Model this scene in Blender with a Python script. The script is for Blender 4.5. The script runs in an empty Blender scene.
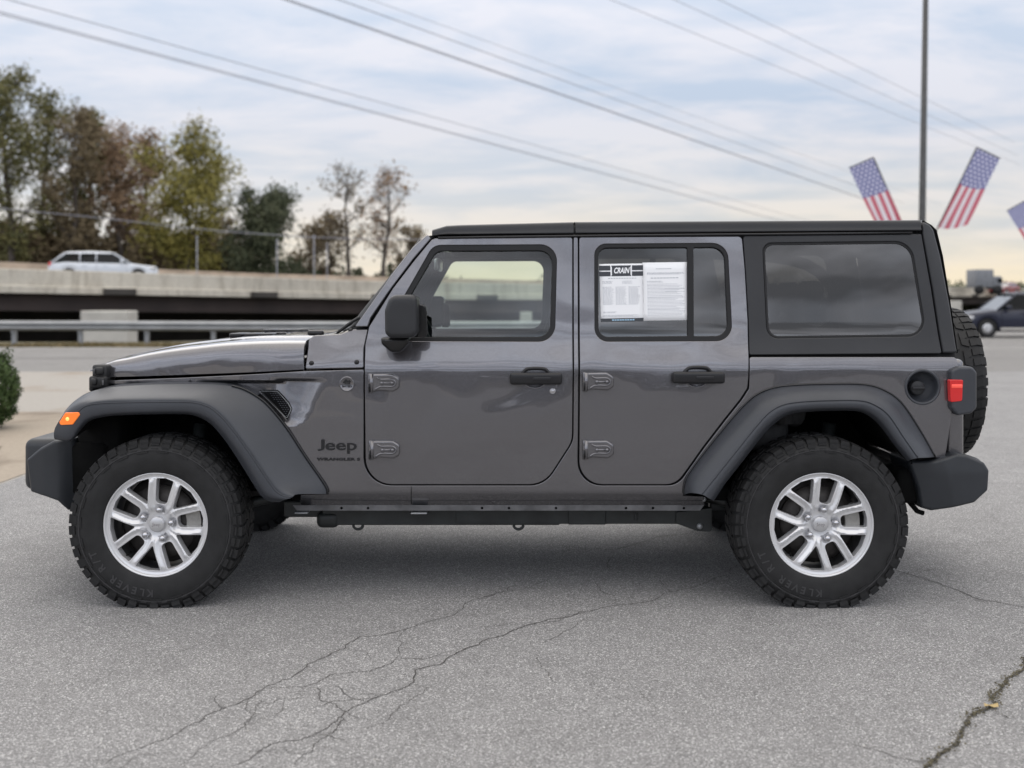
import bpy, bmesh, math, random
from mathutils import Vector, Matrix, noise
from mathutils.geometry import delaunay_2d_cdt

random.seed(11)
SC = bpy.context.scene
COL = SC.collection
rad = math.radians

# ------------------------------------------------------------------ camera
F, D0, CAMH, HY, CX = 1064.0, 4.8, 1.39, 300.0, 512.0   # focal (px), distance to the wheel plane, eye height
cam_d = bpy.data.cameras.new("camera")
cam = bpy.data.objects.new("camera", cam_d); COL.objects.link(cam)
cam.location = (0, -D0, CAMH); cam.rotation_euler = (rad(90), 0, 0)
cam_d.sensor_width = 36.0; cam_d.lens = 36.0 * F / 1024.0
cam_d.shift_y = -(384.0 - HY) / 1024.0
cam_d.clip_end = 6000; cam_d.clip_start = 0.05
cam_d.dof.use_dof = True; cam_d.dof.focus_distance = D0 - 0.1; cam_d.dof.aperture_fstop = 1.9
SC.camera = cam

# ------------------------------------------------------------------ world
SUN_EL, SUN_AZ = 42.0, 205.0     # soft light from behind the car
world = bpy.data.worlds.new("World"); SC.world = world; world.use_nodes = True
nt = world.node_tree; nt.nodes.clear()
def N(tree, kind, **kw):
    n = tree.nodes.new(kind)
    for k, v in kw.items():
        if k.startswith('i_'):
            n.inputs[k[2:].replace('_', ' ')].default_value = v
        else: setattr(n, k, v)
    return n
def math_n(tree, op, a, b=None, clamp=False):
    n = tree.nodes.new('ShaderNodeMath'); n.operation = op; n.use_clamp = clamp
    for i, v in enumerate((a, b)):
        if v is None: continue
        if isinstance(v, (int, float)): n.inputs[i].default_value = v
        else: tree.links.new(v, n.inputs[i])
    return n.outputs[0]
def mix_n(tree, fac, a, b, blend='MIX'):
    n = tree.nodes.new('ShaderNodeMix'); n.data_type = 'RGBA'; n.blend_type = blend
    for sock, v in ((n.inputs['Factor'], fac), (n.inputs['A'], a), (n.inputs['B'], b)):
        if isinstance(v, (int, float)): sock.default_value = v
        elif isinstance(v, tuple): sock.default_value = v if len(v) == 4 else v + (1,)
        else: tree.links.new(v, sock)
    return n.outputs['Result']
def ramp_n(tree, fac, stops, interp='LINEAR'):
    n = tree.nodes.new('ShaderNodeValToRGB'); n.color_ramp.interpolation = interp
    e = n.color_ramp.elements
    while len(e) < len(stops): e.new(0.5)
    for el, (p, c) in zip(e, stops):
        el.position = p; el.color = (c, c, c, 1) if isinstance(c, (int, float)) else tuple(c) + (1,)
    tree.links.new(fac, n.inputs[0]); return n.outputs[0]

sky = N(nt, 'ShaderNodeTexSky', sky_type='NISHITA', sun_disc=False, sun_elevation=rad(SUN_EL), sun_rotation=rad(SUN_AZ))
tc = N(nt, 'ShaderNodeTexCoord'); sep = N(nt, 'ShaderNodeSeparateXYZ'); nt.links.new(tc.outputs['Generated'], sep.inputs[0])
zc = math_n(nt, 'MAXIMUM', sep.outputs[2], 0.0)
den = math_n(nt, 'ADD', zc, 0.12)
cmb = N(nt, 'ShaderNodeCombineXYZ')
nt.links.new(math_n(nt, 'DIVIDE', sep.outputs[0], den), cmb.inputs[0])
nt.links.new(math_n(nt, 'DIVIDE', sep.outputs[1], den), cmb.inputs[1])
mp = N(nt, 'ShaderNodeMapping'); mp.inputs['Scale'].default_value = (0.75, 1.15, 1); mp.inputs['Rotation'].default_value = (0, 0, rad(-14)); mp.inputs['Location'].default_value = (3.1, 1.7, 0)
nt.links.new(cmb.outputs[0], mp.inputs[0])
n1 = N(nt, 'ShaderNodeTexNoise'); n1.inputs['Scale'].default_value = 1.7; n1.inputs['Detail'].default_value = 9; n1.inputs['Roughness'].default_value = 0.60; n1.inputs['Distortion'].default_value = 0.35
nt.links.new(mp.outputs[0], n1.inputs['Vector'])
n2 = N(nt, 'ShaderNodeTexNoise'); n2.inputs['Scale'].default_value = 0.45; n2.inputs['Detail'].default_value = 3
nt.links.new(mp.outputs[0], n2.inputs['Vector'])
fac = ramp_n(nt, n1.outputs[0], [(0.40, 0.0), (0.585, 1.0)])
fac2 = ramp_n(nt, n2.outputs[0], [(0.35, 0.0), (0.65, 1.0)])
cloud = mix_n(nt, fac, (0.47, 0.555, 0.685), (0.70, 0.705, 0.765))
cloud = mix_n(nt, math_n(nt, 'MULTIPLY', fac2, 0.35), cloud, (0.74, 0.765, 0.84))
# warm break in the clouds along the horizon, mostly ahead of the camera
low = math_n(nt, 'POWER', math_n(nt, 'SUBTRACT', 1.0, math_n(nt, 'MULTIPLY', zc, 5.2), clamp=True), 2.0)
n3 = N(nt, 'ShaderNodeTexNoise'); n3.inputs['Scale'].default_value = 5.0; n3.inputs['Detail'].default_value = 3
mp3 = N(nt, 'ShaderNodeMapping'); mp3.inputs['Scale'].default_value = (1, 1, 5); nt.links.new(tc.outputs['Generated'], mp3.inputs[0]); nt.links.new(mp3.outputs[0], n3.inputs['Vector'])
ahead = math_n(nt, 'ADD', math_n(nt, 'MULTIPLY', sep.outputs[1], 0.5), 0.5, clamp=True)
warmf = math_n(nt, 'MULTIPLY', math_n(nt, 'MULTIPLY', low, ramp_n(nt, n3.outputs[0], [(0.3, 0.55), (0.62, 1.0)])), ahead, clamp=True)
cloud = mix_n(nt, warmf, cloud, (1.08, 0.91, 0.62))
# banded cloud behind the photographer, brightened out of view as added near-side light
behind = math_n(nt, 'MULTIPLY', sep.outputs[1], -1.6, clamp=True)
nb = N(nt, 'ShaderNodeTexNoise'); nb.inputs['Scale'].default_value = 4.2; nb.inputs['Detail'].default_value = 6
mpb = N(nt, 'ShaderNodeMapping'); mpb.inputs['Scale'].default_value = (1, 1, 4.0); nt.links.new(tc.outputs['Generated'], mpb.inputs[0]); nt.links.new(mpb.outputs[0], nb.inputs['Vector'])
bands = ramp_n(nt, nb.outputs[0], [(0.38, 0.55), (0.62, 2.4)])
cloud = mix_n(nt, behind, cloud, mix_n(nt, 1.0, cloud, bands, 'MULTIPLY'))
# high overhead the cloud is neutral grey-white
cloud = mix_n(nt, math_n(nt, 'MULTIPLY', math_n(nt, 'SUBTRACT', zc, 0.28), 1.8, clamp=True), cloud, (0.80, 0.765, 0.73))
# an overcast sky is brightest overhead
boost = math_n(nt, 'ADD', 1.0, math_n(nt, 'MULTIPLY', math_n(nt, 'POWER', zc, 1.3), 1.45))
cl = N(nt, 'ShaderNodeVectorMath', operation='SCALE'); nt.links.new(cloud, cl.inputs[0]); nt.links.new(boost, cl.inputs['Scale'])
bg1 = N(nt, 'ShaderNodeBackground'); bg1.inputs['Strength'].default_value = 0.08; nt.links.new(sky.outputs[0], bg1.inputs[0])
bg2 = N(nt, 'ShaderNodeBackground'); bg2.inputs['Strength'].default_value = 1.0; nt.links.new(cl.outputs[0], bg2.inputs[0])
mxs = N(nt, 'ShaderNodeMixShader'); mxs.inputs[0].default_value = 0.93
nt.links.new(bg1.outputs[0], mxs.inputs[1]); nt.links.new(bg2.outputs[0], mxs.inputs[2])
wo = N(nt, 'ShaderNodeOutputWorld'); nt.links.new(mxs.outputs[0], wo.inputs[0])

sun_d = bpy.data.lights.new("sun", 'SUN'); sun_d.energy = 0.5; sun_d.angle = rad(40); sun_d.color = (1.0, 0.95, 0.88)
sun = bpy.data.objects.new("sun", sun_d); COL.objects.link(sun)
# the sun stands beyond the car, a little to the left
sd = Vector((-0.42 * math.cos(rad(SUN_EL)), 0.9 * math.cos(rad(SUN_EL)), math.sin(rad(SUN_EL)))).normalized()
sun.rotation_euler = sd.to_track_quat('Z', 'Y').to_euler(); sun.location = (-10, 20, 30)
sky.sun_rotation = math.atan2(sd.x, sd.y)

SC.view_settings.view_transform = 'Standard'; SC.view_settings.look = 'None'
SC.view_settings.exposure = 0.0; SC.view_settings.gamma = 1.0; SC.view_settings.use_curve_mapping = False
SC.render.engine = 'CYCLES'
SC.cycles.max_bounces = 8; SC.cycles.transparent_max_bounces = 16; SC.cycles.use_denoising = True
SC.cycles.sample_clamp_indirect = 6.0

# ------------------------------------------------------------------ materials
MATS = {}
def pmat(name, base, rough=0.5, metal=0.0, coat=0.0, coat_rough=0.03, spec=0.5, var=0.0, vscale=8.0, bump=0.0, bscale=60.0, emit=None, estr=0.0, var2=None, sheen=0.0):
    m = bpy.data.materials.new(name); m.use_nodes = True; t = m.node_tree
    b = t.nodes['Principled BSDF']
    b.inputs['Roughness'].default_value = rough; b.inputs['Metallic'].default_value = metal
    b.inputs['Coat Weight'].default_value = coat; b.inputs['Coat Roughness'].default_value = coat_rough
    b.inputs['Specular IOR Level'].default_value = spec
    co = t.nodes.new('ShaderNodeTexCoord').outputs['Object']
    if var > 0:
        nz = t.nodes.new('ShaderNodeTexNoise'); nz.inputs['Scale'].default_value = vscale; nz.inputs['Detail'].default_value = 6
        t.links.new(co, nz.inputs['Vector'])
        dark = tuple(c * (1 - var) for c in base); lite = tuple(min(1, c * (1 + var)) for c in base)
        if var2: dark = var2
        r = ramp_n(t, nz.outputs[0], [(0.33, dark), (0.67, lite)])
        t.links.new(r, b.inputs['Base Color'])
    else:
        nz = t.nodes.new('ShaderNodeTexNoise'); nz.inputs['Scale'].default_value = 3.0; t.links.new(co, nz.inputs['Vector'])
        r = ramp_n(t, nz.outputs[0], [(0.3, tuple(c * 0.97 for c in base)), (0.7, tuple(min(1, c * 1.03) for c in base))])
        t.links.new(r, b.inputs['Base Color'])
    if bump > 0:
        nb = t.nodes.new('ShaderNodeTexNoise'); nb.inputs['Scale'].default_value = bscale; nb.inputs['Detail'].default_value = 4
        t.links.new(co, nb.inputs['Vector'])
        bp = t.nodes.new('ShaderNodeBump'); bp.inputs['Strength'].default_value = bump; bp.inputs['Distance'].default_value = 0.01
        t.links.new(nb.outputs[0], bp.inputs['Height']); t.links.new(bp.outputs[0], b.inputs['Normal'])
    if emit: b.inputs['Emission Color'].default_value = tuple(emit) + (1,); b.inputs['Emission Strength'].default_value = estr
    MATS[name] = m; return m
def glass(name, tint, refl=1.0):
    m = bpy.data.materials.new(name); m.use_nodes = True; t = m.node_tree; t.nodes.clear()
    tr = t.nodes.new('ShaderNodeBsdfTransparent'); gl = t.nodes.new('ShaderNodeBsdfGlossy'); gl.inputs['Roughness'].default_value = 0.01
    nz = t.nodes.new('ShaderNodeTexNoise'); nz.inputs['Scale'].default_value = 2.2
    co = t.nodes.new('ShaderNodeTexCoord').outputs['Object']; t.links.new(co, nz.inputs['Vector'])
    t.links.new(ramp_n(t, nz.outputs[0], [(0.3, tuple(c * 0.96 for c in tint)), (0.7, tint)]), tr.inputs[0])
    fr = t.nodes.new('ShaderNodeFresnel'); fr.inputs['IOR'].default_value = 1.5
    bp = t.nodes.new('ShaderNodeBump'); bp.inputs['Strength'].default_value = 0.02; bp.inputs['Distance'].default_value = 0.02
    t.links.new(nz.outputs[0], bp.inputs['Height']); t.links.new(bp.outputs[0], gl.inputs['Normal'])
    mx = t.nodes.new('ShaderNodeMixShader'); t.links.new(math_n(t, 'MULTIPLY', fr.outputs[0], 1.7 * refl, clamp=True), mx.inputs[0])
    t.links.new(tr.outputs[0], mx.inputs[1]); t.links.new(gl.outputs[0], mx.inputs[2])
    o = t.nodes.new('ShaderNodeOutputMaterial'); t.links.new(mx.outputs[0], o.inputs[0])
    MATS[name] = m; return m

PAINT = pmat('granite_paint', (0.165, 0.160, 0.168), rough=0.27, metal=0.75, coat=1.0, coat_rough=0.02)
_t = PAINT.node_tree; _b = _t.nodes['Principled BSDF']
_co = _t.nodes.new('ShaderNodeTexCoord').outputs['Object']
_v = _t.nodes.new('ShaderNodeTexVoronoi'); _v.inputs['Scale'].default_value = 900; _t.links.new(_co, _v.inputs['Vector'])
_r = ramp_n(_t, _v.outputs['Color'], [(0.2, (0.108, 0.105, 0.113)), (0.8, (0.165, 0.161, 0.174))]); _t.links.new(_r, _b.inputs['Base Color'])
_n = _t.nodes.new('ShaderNodeTexNoise'); _n.inputs['Scale'].default_value = 1.9; _n.inputs['Detail'].default_value = 1.5; _n.inputs['Distortion'].default_value = 0.6; _t.links.new(_co, _n.inputs['Vector'])
_bp = _t.nodes.new('ShaderNodeBump'); _bp.inputs['Strength'].default_value = 0.35; _bp.inputs['Distance'].default_value = 0.06
_b.inputs['Coat IOR'].default_value = 1.7; _t.links.new(_bp.outputs[0], _b.inputs['Normal']); _t.links.new(_n.outputs[0], _bp.inputs['Height']); _t.links.new(_bp.outputs[0], _b.inputs['Coat Normal'])
PLASTIC = pmat('flare_plastic', (0.050, 0.054, 0.063), rough=0.38, spec=0.45, var=0.10, vscale=5, bump=0.12, bscale=420)
TOP = pmat('hardtop_plastic', (0.029, 0.030, 0.033), rough=0.42, spec=0.38, var=0.10, vscale=4, bump=0.12, bscale=500)
BUMPER = pmat('bumper_plastic', (0.024, 0.027, 0.032), rough=0.42, var=0.12, vscale=5, bump=0.12, bscale=420)
BLACK = pmat('underbody_black', (0.005, 0.005, 0.005), rough=0.9, spec=0.15, var=0.3, vscale=12)
SHELL = pmat('inner_trim', (0.012, 0.012, 0.013), rough=0.8)
TRIM = pmat('cabin_trim', (0.06, 0.061, 0.063), rough=0.75, var=0.2, vscale=20)
FRAME = pmat('chassis_paint', (0.017, 0.020, 0.020), rough=0.45, var=0.35, vscale=9)
RAIL = pmat('sill_flange', (0.10, 0.10, 0.104), rough=0.5, var=0.35, vscale=14)
RUBBER = pmat('seal_rubber', (0.014, 0.014, 0.015), rough=0.5, spec=0.3)
GLOSSBLK = pmat('gloss_black', (0.012, 0.012, 0.013), rough=0.18)
SILVER = pmat('alloy_silver', (0.72, 0.72, 0.73), rough=0.33, metal=0.45, coat=0.5, coat_rough=0.1)
CAPM = pmat('cap_silver', (0.60, 0.60, 0.61), rough=0.35, metal=0.6)
CHROME = pmat('nut_chrome', (0.55, 0.55, 0.57), rough=0.2, metal=0.95)
DISC = pmat('brake_steel', (0.060, 0.055, 0.052), rough=0.5, metal=0.5, var=0.25, vscale=18)
CALIP = pmat('caliper_iron', (0.34, 0.33, 0.31), rough=0.55, metal=0.3, var=0.3, vscale=15)
TYRE = pmat('tyre_rubber', (0.0105, 0.0105, 0.011), rough=0.68, var=0.35, vscale=14, bump=0.15, bscale=220)
TYRETXT = pmat('tyre_lettering', (0.040, 0.039, 0.041), rough=0.65)
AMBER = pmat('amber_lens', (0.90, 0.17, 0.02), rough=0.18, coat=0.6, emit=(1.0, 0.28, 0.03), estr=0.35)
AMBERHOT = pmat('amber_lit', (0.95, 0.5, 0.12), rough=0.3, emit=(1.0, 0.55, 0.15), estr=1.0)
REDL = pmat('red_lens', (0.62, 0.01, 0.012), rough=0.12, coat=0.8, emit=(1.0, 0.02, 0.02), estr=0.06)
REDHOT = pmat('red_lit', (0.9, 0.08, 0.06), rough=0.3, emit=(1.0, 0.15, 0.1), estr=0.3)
BADGE = pmat('badge_black', (0.016, 0.016, 0.018), rough=0.30, spec=0.4)
PAPER = pmat('paper_white', (0.90, 0.91, 0.93), rough=0.9)
PAPERINK = pmat('paper_print', (0.42, 0.44, 0.48), rough=0.9)
PAPERDK = pmat('paper_banner', (0.055, 0.06, 0.07), rough=0.8)
PAPERBL = pmat('paper_blue', (0.35, 0.55, 0.72), rough=0.8)
GCLEAR = glass('door_glass', (0.86, 0.93, 0.89), 1.15)
GDARK = glass('privacy_glass', (0.20, 0.205, 0.21), 2.1)
GWIND = glass('windscreen_glass', (0.80, 0.86, 0.83))
GVEH = glass('vehicle_glass', (0.10, 0.14, 0.14), 0.35)
BARREL = pmat('barrel_metal', (0.09, 0.09, 0.093), rough=0.4, metal=0.5)
STEEL = pmat('galvanised_steel', (0.30, 0.31, 0.32), rough=0.45, metal=0.5, var=0.12, vscale=2)
POLEM = pmat('pole_bronze', (0.060, 0.060, 0.060), rough=0.5, var=0.15)
LATCH = pmat('latch_rubber', (0.016, 0.016, 0.017), rough=0.5)

# ------------------------------------------------------------------ object helpers
ORG = {}                # world origin of each parent
MIR = [False]           # True while the far side of the car is built
YC = 0.92               # centre line of the car
def tag(o, label=None, cat=None, group=None, kind=None):
    if label: o['label'] = label
    if cat: o['category'] = cat
    if group: o['group'] = group
    if kind: o['kind'] = kind
    return o
def empty(name, loc, label, cat, group=None):
    o = bpy.data.objects.new(name, None); COL.objects.link(o); o.location = loc
    o.empty_display_size = 0.3; ORG[o.name] = Vector(loc); return tag(o, label, cat, group)
def mk(name, verts, faces, mat, parent=None, smooth=True, normals=None, mats=None, fmat=None):
    org = ORG[parent.name] if parent is not None else Vector((0, 0, 0))
    vs = []
    for v in verts:
        x, y, z = v
        if MIR[0]: y = 2 * YC - y
        vs.append((x - org.x, y - org.y, z - org.z))
    if MIR[0]:
        faces = [tuple(reversed(f)) for f in faces]
        if normals: normals = [(n[0], -n[1], n[2]) for n in normals]
    me = bpy.data.meshes.new(name); me.from_pydata(vs, [], faces)
    if mats:
        for m_ in mats: me.materials.append(m_)
        me.polygons.foreach_set('material_index', fmat)
    else: me.materials.append(mat)
    me.polygons.foreach_set('use_smooth', [smooth] * len(me.polygons))
    me.update()
    if normals: me.normals_split_custom_set_from_vertices(normals)
    o = bpy.data.objects.new(name, me); COL.objects.link(o)
    ORG[o.name] = org
    if parent is not None: o.parent = parent
    return o
class MB:
    """collects shapes, then links them as one mesh"""
    def __init__(s): s.v = []; s.f = []; s.m = []
    def add(s, v, f, mi=0):
        b = len(s.v); s.v += [tuple(p) for p in v]; s.f += [tuple(i + b for i in q) for q in f]; s.m += [mi] * len(f); return s
    def box(s, x0, x1, y0, y1, z0, z1, mi=0):
        v = [(x0,y0,z0),(x1,y0,z0),(x1,y1,z0),(x0,y1,z0),(x0,y0,z1),(x1,y0,z1),(x1,y1,z1),(x0,y1,z1)]
        return s.add(v, [(0,3,2,1),(4,5,6,7),(0,1,5,4),(1,2,6,5),(2,3,7,6),(3,0,4,7)], mi)
    def rbox(s, x0, x1, y0, y1, z0, z1, r=0.01, seg=2, mi=0, mat4=None):
        bm = bmesh.new(); bmesh.ops.create_cube(bm, size=1)
        for v in bm.verts: v.co = Vector(((x0+x1)/2 + v.co.x*(x1-x0), (y0+y1)/2 + v.co.y*(y1-y0), (z0+z1)/2 + v.co.z*(z1-z0)))
        bmesh.ops.bevel(bm, geom=bm.edges[:], offset=r, segments=seg, profile=0.5, affect='EDGES')
        if mat4: bm.transform(mat4)
        bm.verts.index_update()
        s.add([v.co.copy() for v in bm.verts], [tuple(v.index for v in f.verts) for f in bm.faces], mi); bm.free(); return s
    def tube(s, pts, r, n=8, mi=0, cap=True):
        pts = [Vector(p) for p in pts]; k = len(pts); rs = r if isinstance(r, (list, tuple)) else [r] * k
        v = []; f = []; prev = None
        for i, p in enumerate(pts):
            d = (pts[min(i+1, k-1)] - pts[max(i-1, 0)]).normalized()
            if prev is None:
                a = d.orthogonal().normalized()
            else:
                a = (prev - d * prev.dot(d)).normalized()
            prev = a; b = d.cross(a)
            for j in range(n):
                t = 2 * math.pi * j / n; v.append(p + (a * math.cos(t) + b * math.sin(t)) * rs[i])
        for i in range(k - 1):
            for j in range(n):
                f.append((i*n+j, i*n+(j+1) % n, (i+1)*n+(j+1) % n, (i+1)*n+j))
        if cap: f.append(tuple(reversed(range(n)))); f.append(tuple((k-1)*n+j for j in range(n)))
        return s.add(v, f, mi)
    def lathe(s, prof, cx=0, cz=0, n=64, mi=0, closed=False):
        """prof: (radius, y), revolved round an axis along Y"""
        v = []; f = []; k = len(prof)
        for i in range(n):
            a = 2 * math.pi * i / n
            for (r, y) in prof: v.append((cx + r * math.cos(a), y, cz + r * math.sin(a)))
        for i in range(n):
            for j in range(k - 1 + (1 if closed else 0)):
                j2 = (j + 1) % k; f.append((i*k+j, i*k+j2, ((i+1) % n)*k+j2, ((i+1) % n)*k+j))
        return s.add(v, f, mi)
    def grid(s, rows, mi=0):
        n = len(rows[0]); v = [p for r in rows for p in r]; f = []
        for i in range(len(rows) - 1):
            for j in range(n - 1): f.append((i*n+j, i*n+j+1, (i+1)*n+j+1, (i+1)*n+j))
        return s.add(v, f, mi)
    def build(s, name, mat, parent=None, smooth=True, mats=None):
        return mk(name, s.v, s.f, mat, parent, smooth, mats=mats, fmat=s.m if mats else None)
def sharpen(o, deg=35):
    m = o.modifiers.new('edge_split', 'EDGE_SPLIT'); m.split_angle = rad(deg); return o

def fillet(pts):
    out = []; n = len(pts)
    for i, p in enumerate(pts):
        if len(p) < 3 or p[2] <= 0: out.append((p[0], p[1])); continue
        a = Vector(pts[i-1][:2]); b = Vector(p[:2]); c = Vector(pts[(i+1) % n][:2]); r = p[2]
        u = (a - b); w = (c - b); lu, lw = u.length, w.length; u.normalize(); w.normalize()
        ang = math.acos(max(-1, min(1, u.dot(w))))
        if ang > 3.10: out.append((b.x, b.y)); continue
        t = min(r / math.tan(ang / 2), lu * 0.49, lw * 0.49); r = t * math.tan(ang / 2)
        cen = b + (u + w).normalized() * (r / math.sin(ang / 2))
        s0 = b + u * t - cen; s1 = b + w * t - cen
        a0 = math.atan2(s0.y, s0.x); a1 = math.atan2(s1.y, s1.x); da = (a1 - a0 + math.pi) % (2 * math.pi) - math.pi
        k = max(3, int(abs(da) / rad(11)) + 1)
        for j in range(k + 1):
            q = a0 + da * j / k; out.append((cen.x + r * math.cos(q), cen.y + r * math.sin(q)))
    return out
def cr(pts, per=6, closed=False):
    """Catmull-Rom through tuples of any length"""
    n = len(pts); out = []; dim = len(pts[0]); seg = n if closed else n - 1
    for i in range(seg):
        if closed: p = [pts[(i+k-1) % n] for k in range(4)]
        else: p = [pts[max(0, min(n-1, i+k-1))] for k in range(4)]
        for j in range(per):
            t = j / per
            out.append(tuple(0.5*((2*p[1][d]) + (-p[0][d]+p[2][d])*t + (2*p[0][d]-5*p[1][d]+4*p[2][d]-p[3][d])*t*t + (-p[0][d]+3*p[1][d]-3*p[2][d]+p[3][d])*t**3) for d in range(dim)))
    if not closed: out.append(tuple(pts[-1]))
    return out
def resample(pts, n):
    L = [0]
    for a, b in zip(pts, pts[1:]): L.append(L[-1] + math.dist(a, b))
    out = []; j = 0
    for i in range(n):
        t = L[-1] * i / (n - 1)
        while j < len(L) - 2 and L[j+1] < t: j += 1
        s_ = (t - L[j]) / max(1e-9, L[j+1] - L[j]); s_ = min(1, max(0, s_))
        out.append(tuple(a + (b - a) * s_ for a, b in zip(pts[j], pts[j+1])))
    return out
def densify(loop, mx):
    out = []; n = len(loop)
    for i in range(n):
        a = loop[i]; b = loop[(i+1) % n]; d = math.dist(a, b)
        if d < 1e-5: continue
        k = max(1, math.ceil(d / mx))
        for j in range(k): out.append((a[0]+(b[0]-a[0])*j/k, a[1]+(b[1]-a[1])*j/k))
    return out
def area(loop): return 0.5 * sum(a[0]*b[1]-b[0]*a[1] for a, b in zip(loop, loop[1:]+loop[:1]))
def inpoly(x, y, loop):
    c = False; n = len(loop); j = n - 1
    for i in range(n):
        xi, yi = loop[i]; xj, yj = loop[j]
        if (yi > y) != (yj > y) and x < (xj-xi)*(y-yi)/(yj-yi)+xi: c = not c
        j = i
    return c
def vnorm(loop):
    """inward-left normals of a loop"""
    n = len(loop); out = []
    for i in range(n):
        a, b, c = Vector(loop[i-1]), Vector(loop[i]), Vector(loop[(i+1) % n])
        d1 = (b - a).normalized(); d2 = (c - b).normalized()
        n1 = Vector((-d1.y, d1.x)); n2 = Vector((-d2.y, d2.x)); m = (n1 + n2)
        if m.length < 1e-4: m = n1
        m.normalize(); k = 1 / max(0.5, m.dot(n1)); out.append((m.x*k, m.y*k, m.x, m.y))
    return out
def panel(name, outer, holes, mat, parent, h=lambda u, v: 0.0, r=0.004, thick=0.02, g=0.04, mapf=None, mx=0.03, grow=0.0, custom=True):
    """a sheet cut to `outer` minus `holes` (metres), following height h(u,v), with a rounded edge folded back"""
    if mapf is None: mapf = lambda u, v, d: (u, d, v)
    loops = []
    o = densify(outer, mx)
    if area(o) < 0: o.reverse()
    loops.append(o)
    for q in holes:
        q = densify(q, mx)
        if area(q) > 0: q.reverse()
        loops.append(q)
    nrm = [vnorm(l) for l in loops]
    if grow: loops = [[(p[0]-m[0]*grow, p[1]-m[1]*grow) for p, m in zip(l, nn)] for l, nn in zip(loops, nrm)]
    ins = [[(p[0]+m[0]*r, p[1]+m[1]*r) for p, m in zip(l, nn)] for l, nn in zip(loops, nrm)]
    V2 = []; E = []
    for l in ins:
        b = len(V2); V2 += [Vector(p) for p in l]; E += [(b+i, b+(i+1) % len(l)) for i in range(len(l))]
    nb = len(V2)
    us = [p[0] for p in ins[0]]; vs_ = [p[1] for p in ins[0]]
    allp = [p for l in ins for p in l]; cell = {}
    for p in allp: cell.setdefault((int(math.floor(p[0]/g)), int(math.floor(p[1]/g))), []).append(p)
    nu = int((max(us)-min(us))/g); nv = int((max(vs_)-min(vs_))/g)
    for i in range(nu+1):
        for j in range(nv+1):
            x = min(us)+g*(i+0.5+0.0*(j % 2)); y = min(vs_)+g*(j+0.5)
            if not inpoly(x, y, ins[0]) or any(inpoly(x, y, q) for q in ins[1:]): continue
            ci, cj = int(math.floor(x/g)), int(math.floor(y/g)); ok = True
            for a in (-1,0,1):
                for b in (-1,0,1):
                    for p in cell.get((ci+a, cj+b), ()):
                        if (p[0]-x)**2+(p[1]-y)**2 < (0.35*g)**2: ok = False
            if ok: V2.append(Vector((x, y)))
    cv, ce, cf, ov, oe, of = delaunay_2d_cdt(V2, E, [], 0, 1e-7)
    pos = [(v.x, v.y) for v in cv]
    faces = []
    for f in cf:
        cx_ = sum(pos[i][0] for i in f)/len(f); cy_ = sum(pos[i][1] for i in f)/len(f)
        if inpoly(cx_, cy_, ins[0]) and not any(inpoly(cx_, cy_, q) for q in ins[1:]): faces.append(tuple(f))
    e = 0.001
    def fn(u, v):
        du = (h(u+e, v)-h(u-e, v))/(2*e); dv = (h(u, v+e)-h(u, v-e))/(2*e)
        return Vector((du, dv, -1)).normalized()         # in (u, v, depth)
    O3 = Vector(mapf(0, 0, 0)); BU = Vector(mapf(1, 0, 0))-O3; BV = Vector(mapf(0, 1, 0))-O3; BD = Vector(mapf(0, 0, 1))-O3
    def to3(n): return tuple(BU*n[0]+BV*n[1]+BD*n[2])
    verts = [mapf(u, v, h(u, v)) for u, v in pos]; norms = [to3(fn(u, v)) for u, v in pos]
    # find the cdt index of each loop vertex
    o2n = {}
    for i, l in enumerate(ov):
        for k in l: o2n[k] = i
    b = 0
    A = [30, 60, 90]
    hand = BU.cross(BV).dot(BD)
    for l, nn in zip(loops, nrm):
        prev = [o2n[b+i] for i in range(len(l))]; b += len(l)
        rows = [(r*(1-math.sin(rad(a))), r*(1-math.cos(rad(a))), a) for a in A] + ([(0, thick, 90)] if thick > r else [])
        if thick <= 0: rows = []
        for off, dep, a in rows:
            cur = []
            for p, m in zip(l, nn):
                u, v = p[0]+m[0]*off, p[1]+m[1]*off
                n0 = fn(p[0], p[1]); q = Vector((-m[2], -m[3], 0))
                nv_ = (n0*math.cos(rad(a)) + q*math.sin(rad(a))).normalized()
                cur.append(len(verts)); verts.append(mapf(u, v, h(p[0], p[1])+dep)); norms.append(to3(nv_))
            k = len(l)
            for i in range(k):
                j = (i+1) % k; faces.append((prev[j], prev[i], cur[i], cur[j]))
            prev = cur
    # orient all faces towards their normals
    ff = []
    for f in faces:
        a_, b_, c_ = (Vector(verts[f[0]]), Vector(verts[f[1]]), Vector(verts[f[2]]))
        gn = (b_-a_).cross(c_-a_); s_ = Vector(norms[f[0]])+Vector(norms[f[1]])+Vector(norms[f[2]])
        ff.append(tuple(reversed(f)) if gn.dot(s_) < 0 else f)
    return mk(name, verts, ff, mat, parent, True, norms if custom else None)

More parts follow.
